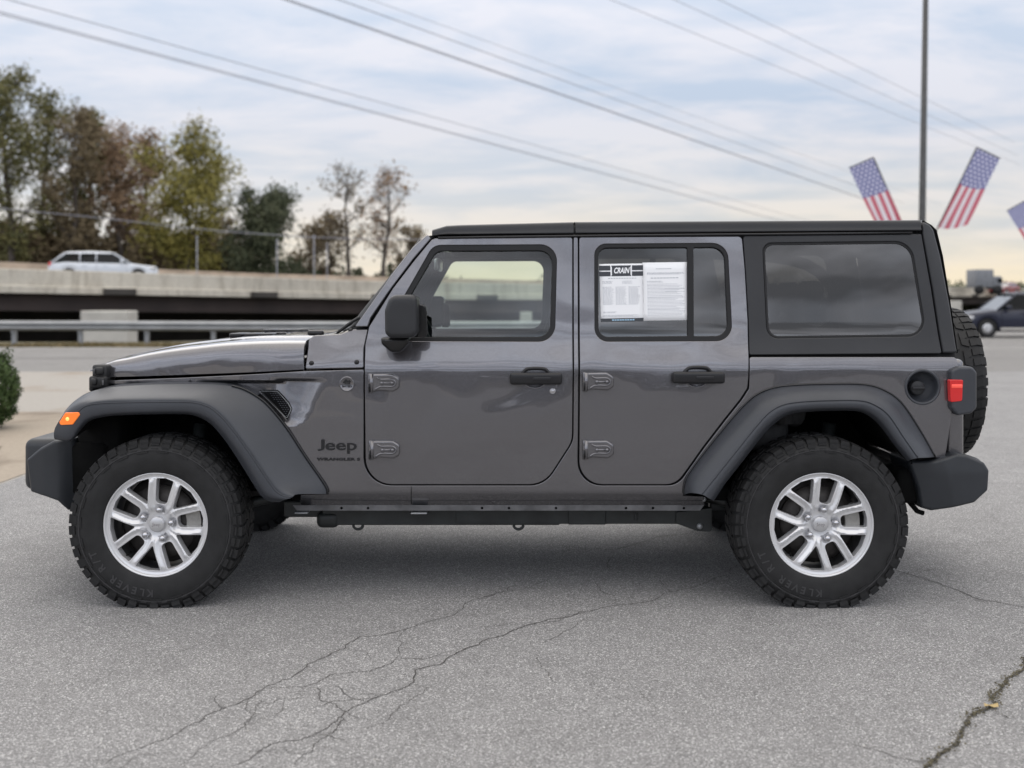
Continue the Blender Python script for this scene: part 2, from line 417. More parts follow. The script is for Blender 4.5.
# pixel -> metres on the surface y = yf(x, z)
def W(px, py, yf):
    y = yf(0, 1) if callable(yf) else yf
    for _ in range(10):
        s = (D0 + y) / F; x = (px - CX) * s; z = CAMH - (py - HY) * s
        if not callable(yf): break
        y = yf(x, z)
    return (x, z)
def P3(px, py, y):
    x, z = W(px, py, y); return (x, y if not callable(y) else y(x, z), z)
def wl(pts, yf): return [W(p[0], p[1], yf) for p in fillet(pts)]
def circ(cx, cy, r, n=32): return [(cx+r*math.cos(2*math.pi*i/n), cy+r*math.sin(2*math.pi*i/n)) for i in range(n)]
def text_mesh(txt, size, depth=0.0, bold_off=0.0, shear=0.0, spacing=1.0):
    c = bpy.data.curves.new('text', 'FONT'); c.body = txt; c.size = size; c.extrude = depth; c.offset = bold_off; c.shear = shear; c.space_character = spacing
    c.align_x = 'CENTER'; c.align_y = 'CENTER'; c.resolution_u = 3
    o = bpy.data.objects.new('text', c); COL.objects.link(o); dg = bpy.context.evaluated_depsgraph_get()
    dg.update(); me = bpy.data.meshes.new_from_object(o.evaluated_get(dg))
    v = [tuple(p.co) for p in me.vertices]; f = [tuple(p.vertices) for p in me.polygons]
    bpy.data.objects.remove(o); bpy.data.curves.remove(c); bpy.data.meshes.remove(me)
    return v, f

# ================================================================== THE OFF-ROAD WAGON
def sp(t, w):                      # softplus
    t = t / w
    return w * (t if t > 30 else math.log1p(math.exp(t)))
def sst(a, b, t):
    t = max(0.0, min(1.0, (t - a) / (b - a))); return t*t*(3-2*t)
def lerp_tab(tab, t):
    if t <= tab[0][0]: return tab[0][1]
    for (a, va), (b, vb) in zip(tab, tab[1:]):
        if t <= b: return va + (vb-va)*(t-a)/(b-a)
    return tab[-1][1]
XE = [(0.70, -1.6), (0.775, -1.20), (0.800, -1.04), (0.829, -0.955), (0.87, -0.925), (0.91, -0.90), (0.97, -0.875), (1.03, -0.855), (1.2, -0.80)]
XEC = cr(XE, 8)
def xe_of(z): return lerp_tab(XEC, z)
def ybody(x, z):
    y = 0.118 + 0.085*(min(z, 1.09)-0.84)**2
    y += 0.80*sp(0.497-z, 0.003)
    y += 0.34*sp(z-1.085, 0.010) - 0.17*sp(z-1.20, 0.03)
    if x < -0.6: y += 0.16*sp(-1.04-x, 0.10)
    if x < -0.75 and z < 1.05:
        a = sst(-0.01, 0.26, xe_of(z) - x); b = sst(0.0, 0.014, 1.029 + (x+0.857)*0.036 - z)
        y += 0.070*a*b
    return y
def yoff(d): return lambda x, z: ybody(x, z) + d

suv = empty('parked_suv', (0, YC, 0), 'dark grey four door off-road SUV with black flares and rear spare tyre on cracked asphalt', 'car')

# ---- wheel (local: axis along Y through the origin, outer face towards -Y at y=0) -> copied to every place
def wheel_mesh():
    TR = 0.398
    def hface(u, v):
        r = math.hypot(u, v)
        # dished: hub low, spokes rise to the flange
        b_ = 0.019 + 0.022*math.exp(-(r/0.10)**2) + 0.004*sst(0.208, 0.214, r) - 0.004*sst(0.214, 0.232, r)
        if 0.055 < r < 0.215:
            ph = (math.atan2(v, u) - base + math.pi/5) % (2*math.pi/5) - math.pi/5     # angle from the nearest slot
            c_ = rad(17.8) + (rad(29.5)-rad(17.8))*sst(0.215, 0.075, r)
            d = abs(abs(ph) - c_)*r
            b_ -= 0.011*max(0.0, 1 - d/0.016)*sst(0.055, 0.085, r)*sst(0.215, 0.19, r)
            if abs(ph) < 0.35: b_ += 0.013*sst(0.115, 0.09, r)*math.exp(-((r-0.068)/0.019)**4 - (ph*r/0.019)**4)
        return b_
    base = rad(7)
    holes = []
    for k in range(5):
        a = base + rad(72)*k
        ca, sa = math.cos(a), math.sin(a)
        slot = fillet([(0.094, -0.0250, 0.019), (0.206, -0.0390, 0.007), (0.2125, 0, 0), (0.206, 0.0390, 0.007), (0.094, 0.0250, 0.019)])
        holes.append([(u*ca - v*sa, u*sa + v*ca) for u, v in slot])
        b = a + rad(36); cb, sb = math.cos(b), math.sin(b); q = rad(16.2)
        wedge = fillet([(0.098, 0.0, 0.005), (0.211*math.cos(q), -0.211*math.sin(q), 0.006), (0.2120, 0, 0), (0.211*math.cos(q), 0.211*math.sin(q), 0.006)])
        holes.append([(u*cb - v*sb, u*sb + v*cb) for u, v in wedge])
    MIR[0] = False
    w = panel('wheel', circ(0, 0, 0.232, 72), holes, SILVER, None, h=hface, r=0.0022, thick=0.045, g=0.0055, mx=0.005)
    ORG[w.name] = Vector((0, 0, 0))
    # barrel and flange
    m = MB(); m.lathe([(0.228, 0.030), (0.230, 0.012), (0.234, 0.008), (0.2385, 0.010), (0.239, 0.02), (0.232, 0.03), (0.222, 0.045), (0.216, 0.07), (0.210, 0.13), (0.212, 0.21), (0.236, 0.235)], n=72)
    m.build('rim_barrel', BARREL, w)
    m = MB(); m.lathe([(0.2265, 0.022), (0.229, 0.012), (0.2335, 0.007), (0.2385, 0.009), (0.2395, 0.02)], n=72); m.build('rim_lip', SILVER, w)
    m = MB(); m.lathe([(0.0, 0.019), (0.030, 0.019), (0.0345, 0.022), (0.036, 0.03), (0.037, 0.06)], n=36); m.build('centre_cap', CAPM, w)
    v, f = text_mesh('Jeep', 0.022, 0.0006, 0.0003)
    mk('cap_emblem', [(x, 0.0184 - z, y) for x, y, z in v], f, CHROME, w, smooth=False)
    for k in range(5):
        a = base + rad(72)*k; u, v_ = 0.068*math.cos(a), 0.068*math.sin(a)
        m = MB(); m.lathe([(0, 0.004), (0.008, 0.005), (0.0130, 0.010), (0.0145, 0.020), (0.0145, 0.06)], cx=u, cz=v_, n=12); m.build('lug_nut', CHROME, w)
    m = MB(); m.lathe([(0.09, 0.085), (0.168, 0.085), (0.168, 0.105), (0.09, 0.105)], n=48); m.lathe([(0.0, 0.07), (0.085, 0.07), (0.088, 0.10)], n=32)
    m.lathe([(0.0, 0.125), (0.19, 0.125), (0.20, 0.14)], n=32); m.build('brake_disc', DISC, w)
    m = MB()
    for sa in (-1, 1):
        pass
    pts = [(0.118, rad(-18)), (0.118, rad(22)), (0.185, rad(22)), (0.185, rad(-18))]
    v = []; f = []
    nst = 8
    for i in range(nst+1):
        a = rad(-14) + rad(40)*i/nst
        for (r_, y_) in ((0.125, 0.062), (0.190, 0.062), (0.192, 0.12), (0.125, 0.12)): v.append((r_*math.cos(a), y_, r_*math.sin(a)))
    for i in range(nst):
        for j in range(4): f.append((i*4+j, i*4+(j+1) % 4, (i+1)*4+(j+1) % 4, (i+1)*4+j))
    f.append((0, 1, 2, 3)); f.append(tuple(nst*4+j for j in (3, 2, 1, 0)))
    m.add(v, f); sharpen(m.build('brake_caliper', CALIP, w))
    m = MB(); m.tube([(-0.130, 0.06, -0.135), (-0.135, 0.025, -0.140)], 0.005, 8); m.build('valve_stem', BLACK, w)
    # tyre carcass
    prof = [(0.233, 0.016), (0.2375, 0.006), (0.245, 0.0005), (0.262, -0.004), (0.290, -0.010), (0.318, -0.011), (0.340, -0.007), (0.341, -0.0095), (0.350, -0.007), (0.356, -0.003), (0.368, 0.006), (0.382, 0.016), (0.3895, 0.028), (0.3915, 0.06), (0.392, 0.12)]
    prof += [(r_, 0.24 - y_) for r_, y_ in reversed(prof[:-1])]
    t = MB(); t.lathe(prof, n=120)
    rt = random.Random(4)
    def blk(a0, a1, r0a, r1a, ya, yb, skew=0.0, tb=0.0):
        """tread block between angles, radii given at the outer (ya) and inner (yb) side"""
        c = []
        for (rr, yy, dd) in ((r0a[0], ya, 0), (r1a[0], ya, 0), (r1a[1], yb, skew), (r0a[1], yb, skew)):
            for aa in (a0 + dd + (tb if rr in (r1a[0], r1a[1]) and rr > 0.39 else 0), a1 + dd - (tb if rr in (r1a[0], r1a[1]) and rr > 0.39 else 0)):
                c.append((rr*math.cos(aa), yy, rr*math.sin(aa)))
        t.add(c, [(0,1,3,2), (2,3,5,4), (4,5,7,6), (6,7,1,0), (0,2,4,6), (7,5,3,1)])
    NB = 46
    for side in (0, 1):
        Y = (lambda y: y) if side == 0 else (lambda y: 0.24 - y)
        for i in range(NB):
            a = 2*math.pi*(i + 0.5*side)/NB; w_ = 2*math.pi/NB
            long_ = i % 2 == 0
            jit = (rt.random()-0.5)*0.006
            # shoulder lug: outer side face reaches down the sidewall
            lo = 0.352 if long_ else 0.362
            y0 = -0.0015
            # lower part on the sidewall
            blk(a+w_*0.10, a+w_*0.84, (lo, lo), (0.371, 0.371), Y(-0.0075 if long_ else -0.004), Y(0.012), 0, 0)
            blk(a+w_*0.07, a+w_*0.84+jit, (0.366, 0.380), (0.3925 - (0.002 if long_ else 0), 0.398), Y(0.0025 if long_ else 0.006), Y(0.030), 0.01, 0.002)
            blk(a+w_*0.07+0.01, a+w_*0.80+jit+0.01, (0.380, 0.382), (0.3978, 0.398), Y(0.030), Y(0.066), 0.02, 0.002)
            if i % 2 == 0: blk(a+w_*0.15, a+w_*1.25, (0.331, 0.331), (0.339, 0.339), Y(-0.0125), Y(0.0), 0, 0)
            blk(a+w_*0.2, a+w_*0.75, (0.3445, 0.3445), (0.3500, 0.3500), Y(-0.0105), Y(0.0), 0, 0)
            # inner zig-zag rows
            blk(a+w_*0.30, a+w_*1.10, (0.384, 0.384), (0.3985, 0.3985), Y(0.075), Y(0.112), 0.03 if i % 2 else -0.03, 0.0)
    ty = t.build('tyre', TYRE, w, smooth=True); sharpen(ty, 32)
    # ring ribs + raised lettering on the sidewall
    m = MB(); m.lathe([(0.3395, -0.006), (0.3405, -0.0105), (0.344, -0.0105), (0.345, -0.006)], n=96)
    def arc_text(txt, rr, mid, size, flip, dpt=-0.0125):
        wch = size*0.78; n_ = len(txt)
        for i, ch in enumerate(txt):
            if ch == ' ': continue
            v, f = text_mesh(ch, size, 0.0, 0.0012)
            off = (i-(n_-1)/2)*wch/rr
            ang = mid + (off if flip else -off)
            ct, st = math.cos(ang), math.sin(ang); out = []
            for (x, y, z) in v:
                rad_ = rr + (-y if flip else y)
                # tangent direction
                tx = x if flip else -x
                q = ang + tx/rr
                out.append((rad_*math.cos(q), dpt, rad_*math.sin(q)))
            m.add(out, f)
    arc_text('KLEVER R/T', 0.302, rad(-124), 0.046, False)
    m.build('sidewall_lettering', TYRETXT, w, smooth=False)
    return w
WHEEL0 = wheel_mesh()
def place_wheel(x, y, z, rotz, flat=True, first=False, disc=True):
    w = WHEEL0 if first else WHEEL0.copy()
    kids = list(WHEEL0.children)
    if not first:
        COL.objects.link(w)
        for c in kids:
            if not disc and c.name.startswith('brake'): continue
            d = c.copy(); COL.objects.link(d); d.parent = w
    w.parent = suv; w.location = (x, y - YC, z); w.rotation_euler = (0, 0, rotz)
    return w
WZ = 0.372
place_wheel(-1.6125, 0.005, WZ, 0); place_wheel(1.4005, 0.005, WZ, 0)
place_wheel(-1.6125, 2*YC - 0.005, WZ, math.pi); place_wheel(1.4005, 2*YC - 0.005, WZ, math.pi)
for w_ in list(suv.children):
    pass
# the loaded tyre flattens where it meets the asphalt: a second tyre mesh for the four wheels on the ground
flatme = None
for w_ in [o for o in suv.children if o.name.startswith('wheel')]:
    for c in w_.children:
        if c.name.startswith('tyre'):
            if flatme is None:
                flatme = c.data.copy(); lim = -(WZ) + 0.001
                for v in flatme.vertices:
                    if v.co.z < lim + 0.03:
                        t_ = (lim + 0.03 - v.co.z); v.co.y += math.copysign(0.006*min(1, t_/0.03), v.co.y - 0.12)
                    if v.co.z < lim: v.co.z = lim + 0.0002*random.random()
            c.data = flatme
sx, sy, sz = 2.392, 0.93, 0.952
place_wheel(sx, sy, sz, rad(90), first=True)
for c in list(WHEEL0.children):
    if c.name.startswith('brake') or c.name.startswith('valve'): bpy.data.objects.remove(c)
tag(WHEEL0, label='spare wheel carried upright on the tailgate')

# ---- body panels, both sides
joint_f = [(88,391),(108,387),(135,385),(160,384),(190,383.6),(215,384),(232,386),(244,389.5),(256,396),(268,405.5),(286,427),(305,456),(325,485),(328,493)]
joint_r = [(684,495),(684.5,485),(691,470.5),(715,439.5),(740,409.7),(755.6,395.8),(774,388),(800,385.3),(830,384.6),(862,384.8),(882,389.5),(901,402.5),(921,432),(935,457)]
def body_side():
    out = [(303,371.5,0),(363.3,370,0),(363.3,486,28),(545,486,28),(573.8,441.5,24),(574,237.5,0),(577.5,237.5,0),
           (577.3,486,24),(678,486,26),(690,469,0),(704.5,448.5,0),(726,420.5,0),(742,400.5,0),(749.5,389,0),(750,357.4,2),(956.5,357.4,5),(957.5,366,0),(945,457.5,4),(936,457.5,0)]
    jr = [(px + (0.5 if px > 800 else -0.5), py - 1.5, 0) for px, py in reversed(joint_r[2:])]
    jf = [(px+1.0, py-1.2, 0) for px, py in reversed(joint_f[2:-1])]
    out += jr + [(682.5,496,0),(704,497,0),(704,505,0),(301,505,0),(301,495,0),(329,494.5,0)] + jf + [(108,386.5,0),(108,381,0),(180,378.3,0),(252,374.8,0)]
    yf = ybody
    h = []
    h.append(wl([(x, y, 0) for x, y in circ(922.5, 387, 17.5, 40)], yf))
    vent = [(258,390.2,1),(278,390,4),(289,402,3),(292.5,409,3),(287,420.5,1)]
    h.append(wl(vent, yf))
    panel('body_side', wl(out, yf), h, PAINT, suv, h=yf, r=0.003, thick=0.03, g=0.013, mx=0.02, grow=0.0018)
    # vent insert with mesh
    yv = yoff(0.010)
    m = panel('fender_vent', wl([(257,389.5,1),(278.3,389.5,4),(289.5,402,3),(293.5,409,3),(287,421.5,1)], yv), [], GLOSSBLK, suv, h=yv, r=0.003, thick=0.01, g=0.03)
    mb = MB()
    rng = [(262.0+i*2.6, 392.5+j*2.4) for i in range(12) for j in range(13)]
    poly = [(269,391.5),(278,392),(287,403),(290,409),(286.5,417)]
    def frame(poly_o, yv2, name, mat, wd=1.7):
        pass
    for i in range(12):
        for j in range(14):
            px, py = 262 + i*2.5 + (1.25 if j % 2 else 0), 391.5 + j*2.0
            if inpoly(px, py, poly):
                x, z = W(px, py, yv); y = yv(x, z)
                mb.rbox(x-0.0035, x+0.0035, y-0.004, y+0.001, z-0.0022, z+0.0022, 0.0008, 1)
    mb.build('vent_mesh', PLASTIC, m)
    mb = MB()
    edge = fillet([(259,391.2,1),(277.5,391.3,3),(288,403,2),(291.3,409,2),(286.8,418.5,1)])
    mb.tube([P3(a, b, yoff(0.004)) for a, b in edge + edge[:1]], 0.0022, 6); mb.build('vent_bezel', STEEL, m)
body_parts = []
def doors():
    yd = ybody
    # front door: outer skin
    o = [(365.7,345,10),(369.5,327,6),(393.5,288.5,0),(414.7,260.8,0),(431.5,240.5,5),(435,238.6,0),(572,237.4,2),(571.8,441,24),(544,484,28),(366,484,26)]
    whole = [(401,301,10),(433,244.9,14),(557.6,244.2,17),(555.2,342,17),(400,341.5,9)]
    d = panel('front_door', wl(o, yd), [wl(whole, yd)], PAINT, suv, h=yd, r=0.003, thick=0.03, g=0.028, grow=0.0018)
    ys = yoff(0.003)
    gl_ = [(407.5,301,10),(436.5,251.2,10),(552.4,250.6,13),(550,336.8,13),(405,337.2,7)]
    panel('window_seal', wl(whole, ys), [wl(gl_, ys)], RUBBER, d, h=ys, r=0.004, thick=0.03, g=0.03)
    yg = yoff(0.016)
    panel('window_glass', wl([(404,301,10),(435,248.5,12),(554.6,248,15),(552.3,339,14),(403,339,8)], yg), [], GCLEAR, d, h=yg, r=0.001, thick=0, g=0.05)
    # rear door
    o = [(579.6,237.4,2),(741.5,236.6,4),(744.5,270,0),(747.4,320,0),(748.3,355,0),(747.8,380,0),(747,388,0),(740,399,0),(724,419,0),(702.5,447,0),(688.4,467,0),(676,484,26),(579.7,484,23)]
    whole = [(594,243.6,12),(728,242.7,17),(733,341.4,16),(594.4,342,14)]
    d2 = panel('rear_door', wl(o, yd), [wl(whole, yd)], PAINT, suv, h=yd, r=0.003, thick=0.03, g=0.028, grow=0.0018)
    g2a = [(598.3,248,9),(687.2,247.6,1.5),(687.6,336,1.5),(598.6,337,10)]
    g2b = [(693.6,247.6,1.5),(724.2,247.4,13),(728,336,12),(694,336.2,1.5)]
    panel('window_seal', wl(whole, ys), [wl(g2a, ys), wl(g2b, ys)], RUBBER, d2, h=ys, r=0.004, thick=0.03, g=0.03)
    panel('window_glass', wl([(596.2,246,10),(690,246,1),(690,339,1),(596.5,339.5,12)], yg), [], GDARK, d2, h=yg, r=0.001, thick=0, g=0.05)
    panel('window_glass', wl([(690.5,246,1),(726.3,245,14),(730.4,339,13),(690.5,339,1)], yg), [], GDARK, d2, h=yg, r=0.001, thick=0, g=0.05)
    # handles
    for dd, (hx, hy), lock in ((d, (535.8, 378.2), True), (d2, (697.5, 377.2), False)):
        x, z = W(hx, hy, yd); y = yd(x, z)
        # recessed cup behind the grip
        m = MB(); rows = []
        for i in range(13):
            a = 2*math.pi*i/12
            rows.append([(x + 0.054*math.cos(a)*k - 0.004, y - 0.0022 + dp, z - 0.017 + 0.034*math.sin(a)*k*(1 if math.sin(a) < 0 else 0.9)) for k, dp in ((1.0, 0.001), (0.92, -0.004), (0.82, -0.002), (0.55, 0.0005), (0.02, 0.001))])
        m.grid(rows); m.build('handle_cup', PAINT, dd)
        m = MB(); m.rbox(x-0.121, x+0.121, y-0.042, y-0.012, z-0.0275, z+0.0275, 0.0135, 4)
        m.rbox(x-0.110, x-0.065, y-0.02, y+0.004, z-0.018, z+0.018, 0.006, 2); m.rbox(x+0.065, x+0.110, y-0.02, y+0.004, z-0.018, z+0.018, 0.006, 2)
        arch = [(x-0.062, z+0.022), (x-0.045, z+0.041), (x-0.02, z+0.046), (x+0.02, z+0.046), (x+0.045, z+0.041), (x+0.062, z+0.022)]
        m.tube([(a, y-0.014, b) for a, b in cr(arch, 4)], 0.008, 8)
        m.rbox(x-0.012, x+0.068, y-0.0445, y-0.040, z-0.010, z+0.008, 0.002, 2)
        m.build('door_handle', BADGE, dd)
        if lock:
            x, z = W(552.6, 391, yd); y = yd(x, z)
            m = MB(); m.lathe([(0, -0.005), (0.006, -0.005), (0.0065, -0.003), (0.0105, -0.006), (0.0135, -0.005), (0.0155, 0.003)], n=24)
            m.v = [(a+x, b+y, c+z) for a, b, c in m.v]; m.build('door_lock', CHROME, dd)
    # hinges
    for dd, spots in ((d, ((383.5, 382.8), (384, 449.5))), (d2, ((597.5, 381.6), (597.5, 449.3)))):
        for hx, hy in spots:
            x, z = W(hx, hy, yd); y = yd(x, z)
            sc_ = 0.00463
            m = MB()
            def hb(px0, px1, py0, py1, d0, d1, r_):
                m.rbox(x+(px0-hx)*sc_, x+(px1-hx)*sc_, y-d0, y+d1, z-(py1-hy)*sc_, z-(py0-hy)*sc_, r_, 3)
            # leaf on the door: tapering plate
            ol = [((a-hx)*sc_+x, -(b-hy)*sc_+z) for a, b in fillet([(hx-12.5,hy-9,1.5),(hx+9,hy-9.3,4),(hx+16,hy-5,4),(hx+16,hy+5,4),(hx+10,hy+8.6,4),(hx-4,hy+7.6,3),(hx-12.5,hy+9.5,1)])]
            hp = panel('hinge', ol, [], PAINT, dd, h=lambda u, v: y-0.019, r=0.009, thick=0.022, g=0.02)
            m.rbox(x-15*sc_, x-11*sc_, y-0.02, y+0.002, z-10.2*sc_, z+9.5*sc_, 0.006, 3)
            m.tube([(x-11.5*sc_, y-0.014, z-9*sc_), (x-11.5*sc_, y-0.014, z+9*sc_)], 0.010, 10)
            rid = [(a, b) for a, b in ((-6, -5.5), (-2, -3.6), (9, -3.6), (12.5, 0), (9, 3.4), (-2, 3.4), (-8, 6.5))]
            m.tube([(x+a*sc_, y-0.0195, z-b*sc_) for a, b in cr(rid, 4)], 0.0050, 6)
            m.tube([(x-2*sc_, y-0.0185, z), (x+8*sc_, y-0.0185, z)], 0.0070, 6)
            m.build('hinge_knuckle', PAINT, hp)
            for q in (-1, 9):
                m2 = MB(); m2.lathe([(0, -0.006), (0.006, -0.006), (0.0085, -0.002), (0.009, 0.006)], cx=x+q*sc_, cz=z, n=12)
                m2.v = [(a, b+y-0.023, c) for a, b, c in m2.v]; m2.build('hinge_bolt', PAINT, hp)
            m2 = MB(); m2.rbox(x-14.4*sc_, x-13.2*sc_, y-0.026, y-0.010, z-9.2*sc_, z-0.5*sc_, 0.001, 1); m2.build('hinge_slot', GLOSSBLK, hp)
def inner_shell():
    yf = yoff(0.036)
    out = [(429,235.5,3),(925,229,3),(950,310,0),(955.5,358,0),(943,456,0),(918,456,0),(905,425,0),(889,403,0),(868,391,0),(800,389,0),(776,393,0),(757,402,0),(735,430,0),(700,478,0),(690,503,0),(332,503,0),(300,450,0),(272,400,0),(262,395,0),(262,376,0),(352,371,0),(366,330,0),(413,259,0)]
    holes = [[(402,301,10),(433,248,10),(554.5,247.5,14),(552.5,341,12),(400,341,6)],
             [(596,246,10),(726.5,245.5,14),(731,340,12),(596,340,10)],
             [(763.5,244,8),(910.5,242.5,18),(925,335.5,14),(768,337.5,10)]]
    holes.append([(x, y, 0) for x, y in circ(922.5, 387, 19, 24)])
    panel('inner_trim', wl(out, yf), [wl(q, yf) for q in holes], SHELL, suv, h=yf, r=0.002, thick=0.02, g=0.06)
def fuel():
    x, z = W(922.5, 387, ybody); y = ybody(x, z)
    m = MB()
    m.lathe([(0.0835, 0.001), (0.0825, -0.0035), (0.078, -0.0055), (0.073, -0.004), (0.0705, 0.002), (0.069, 0.02), (0.066, 0.055), (0.0, 0.058)], n=48)
    m.v = [(a+x, b+y, c+z) for a, b, c in m.v]; c_ = m.build('fuel_filler', PLASTIC, suv)
    m = MB(); xc, zc_ = x-0.012, z-0.006
    m.lathe([(0, 0.022), (0.030, 0.022), (0.034, 0.026), (0.036, 0.05)], n=28); m.v = [(a+xc, b+y, c+zc_) for a, b, c in m.v]
    m.rbox(xc-0.030, xc+0.030, y+0.012, y+0.024, zc_-0.006, zc_+0.006, 0.003, 2); m.build('fuel_cap', TOP, c_)
def pillar_and_cowl():
    yp = yoff(0.004)
    panel('windscreen_pillar', wl([(428,234,3),(431.2,238.5,1),(413,259.6,0),(392,287.5,0),(371,318,0),(368,326.8,2),(354.5,327,1),(367,309.5,0),(394,271.5,0),(413,247,0)], yp), [], PAINT, suv, h=yp, r=0.006, thick=0.06, g=0.03)
    yc_ = yoff(0.004)
    m_ = panel('cowl_side', wl([(305,369.3,2),(308.5,341,3),(313,335.5,5),(340,334.2,0),(353,329.3,2),(368,329,2),(364.2,348,0),(363.7,368.3,2)], yc_), [], PAINT, suv, h=lambda x, z: yc_(x, z) + 0.15*sp(z-1.175, 0.02), r=0.006, thick=0.04, g=0.012, mx=0.012)
    for px, py in ((311.5, 363.2), (356.7, 362.3)):
        x, z = W(px, py, yc_); y = yc_(x, z)
        m = MB(); m.lathe([(0, -0.005), (0.006, -0.006), (0.0085, -0.003), (0.0115, -0.002), (0.012, 0.002)], cx=x, cz=z, n=14); m.v = [(a, b+y, c) for a, b, c in m.v]; m.build('cowl_bolt', BADGE, m_)
def badges():
    x, z = W(347, 384, ybody); y = ybody(x, z)
    m = MB(); m.lathe([(0, -0.003), (0.028, -0.003), (0.030, -0.006), (0.034, -0.006), (0.036, 0.001)], n=40); m.v = [(a+x, b+y, c+z) for a, b, c in m.v]
    b_ = m.build('round_badge', PAINT, suv)
    if not MIR[0]:
        v, f = text_mesh('TRAIL\nRATED', 0.013, 0.0005, 0.0006); mk('badge_lettering', [(a+x, y-0.0042-c, b+z-0.004) for a, b, c in v], f, BADGE, b_, smooth=False)
    m = MB(); zz = z+0.014
    m.add([(x-0.018, y-0.0045, zz-0.006), (x-0.004, y-0.0045, zz+0.008), (x+0.004, y-0.0045, zz), (x+0.010, y-0.0045, zz+0.005), (x+0.018, y-0.0045, zz-0.006)], [(0,4,3,2,1)]); m.build('badge_mountains', BADGE, b_, smooth=False)
    x, z = W(337.3, 446.5, ybody); y = ybody(x, z)
    flipx = -1 if MIR[0] else 1
    vJ, fJ = text_mesh('J', 0.1, 0.002, 0.0012); ve, fe = text_mesh('eep', 0.1, 0.002, 0.0012)
    y0_, y1_ = min(p[1] for p in vJ), max(p[1] for p in vJ); wJ = max(p[0] for p in vJ)-min(p[0] for p in vJ); we = max(p[0] for p in ve)-min(p[0] for p in ve)
    e0_, e1_ = min(p[1] for p in ve), max(p[1] for p in ve); base_ = e0_ + (e1_-e0_)*0.27; cap_ = base_ + (e1_-e0_)*1.04
    xJ = (max(p[0] for p in vJ)+min(p[0] for p in vJ))/2; xe_ = (max(p[0] for p in ve)+min(p[0] for p in ve))/2; ve = [(p[0]-xe_, p[1], p[2]) for p in ve]
    vJ = [((p[0]-xJ)*1.12, base_ + (p[1]-y0_)/(y1_-y0_)*(cap_-base_), p[2]) for p in vJ]
    tot = wJ*1.12+we+0.005; v = [(p[0]-tot/2+wJ*0.56, p[1], p[2]) for p in vJ] + [(p[0]+tot/2-we/2, p[1], p[2]) for p in ve]; f = list(fJ) + [tuple(i+len(vJ) for i in q) for q in fe]; k = 0.180/tot; kz = 0.066/(cap_-e0_); zc0 = (cap_+e0_)/2
    v = [(p[0], (p[1]-zc0)*kz/k, p[2]) for p in v]
    mk('name_badge', [(x+flipx*a*k, y-0.004-c, z+b*k) for a, b, c in v], f if not MIR[0] else [tuple(reversed(q)) for q in f], BADGE, suv, smooth=False)
    x, z = W(338.6, 459.3, ybody); y = ybody(x, z)
    v, f = text_mesh('WRANGLER S', 0.022, 0.0012, 0.0010, spacing=1.05)
    w_ = max(a for a, b, c in v)-min(a for a, b, c in v); k = 0.202/w_
    mk('model_badge', [(x+flipx*a*k, y-0.003-c, z+b*0.80) for a, b, c in v], f if not MIR[0] else [tuple(reversed(q)) for q in f], BADGE, suv, smooth=False)
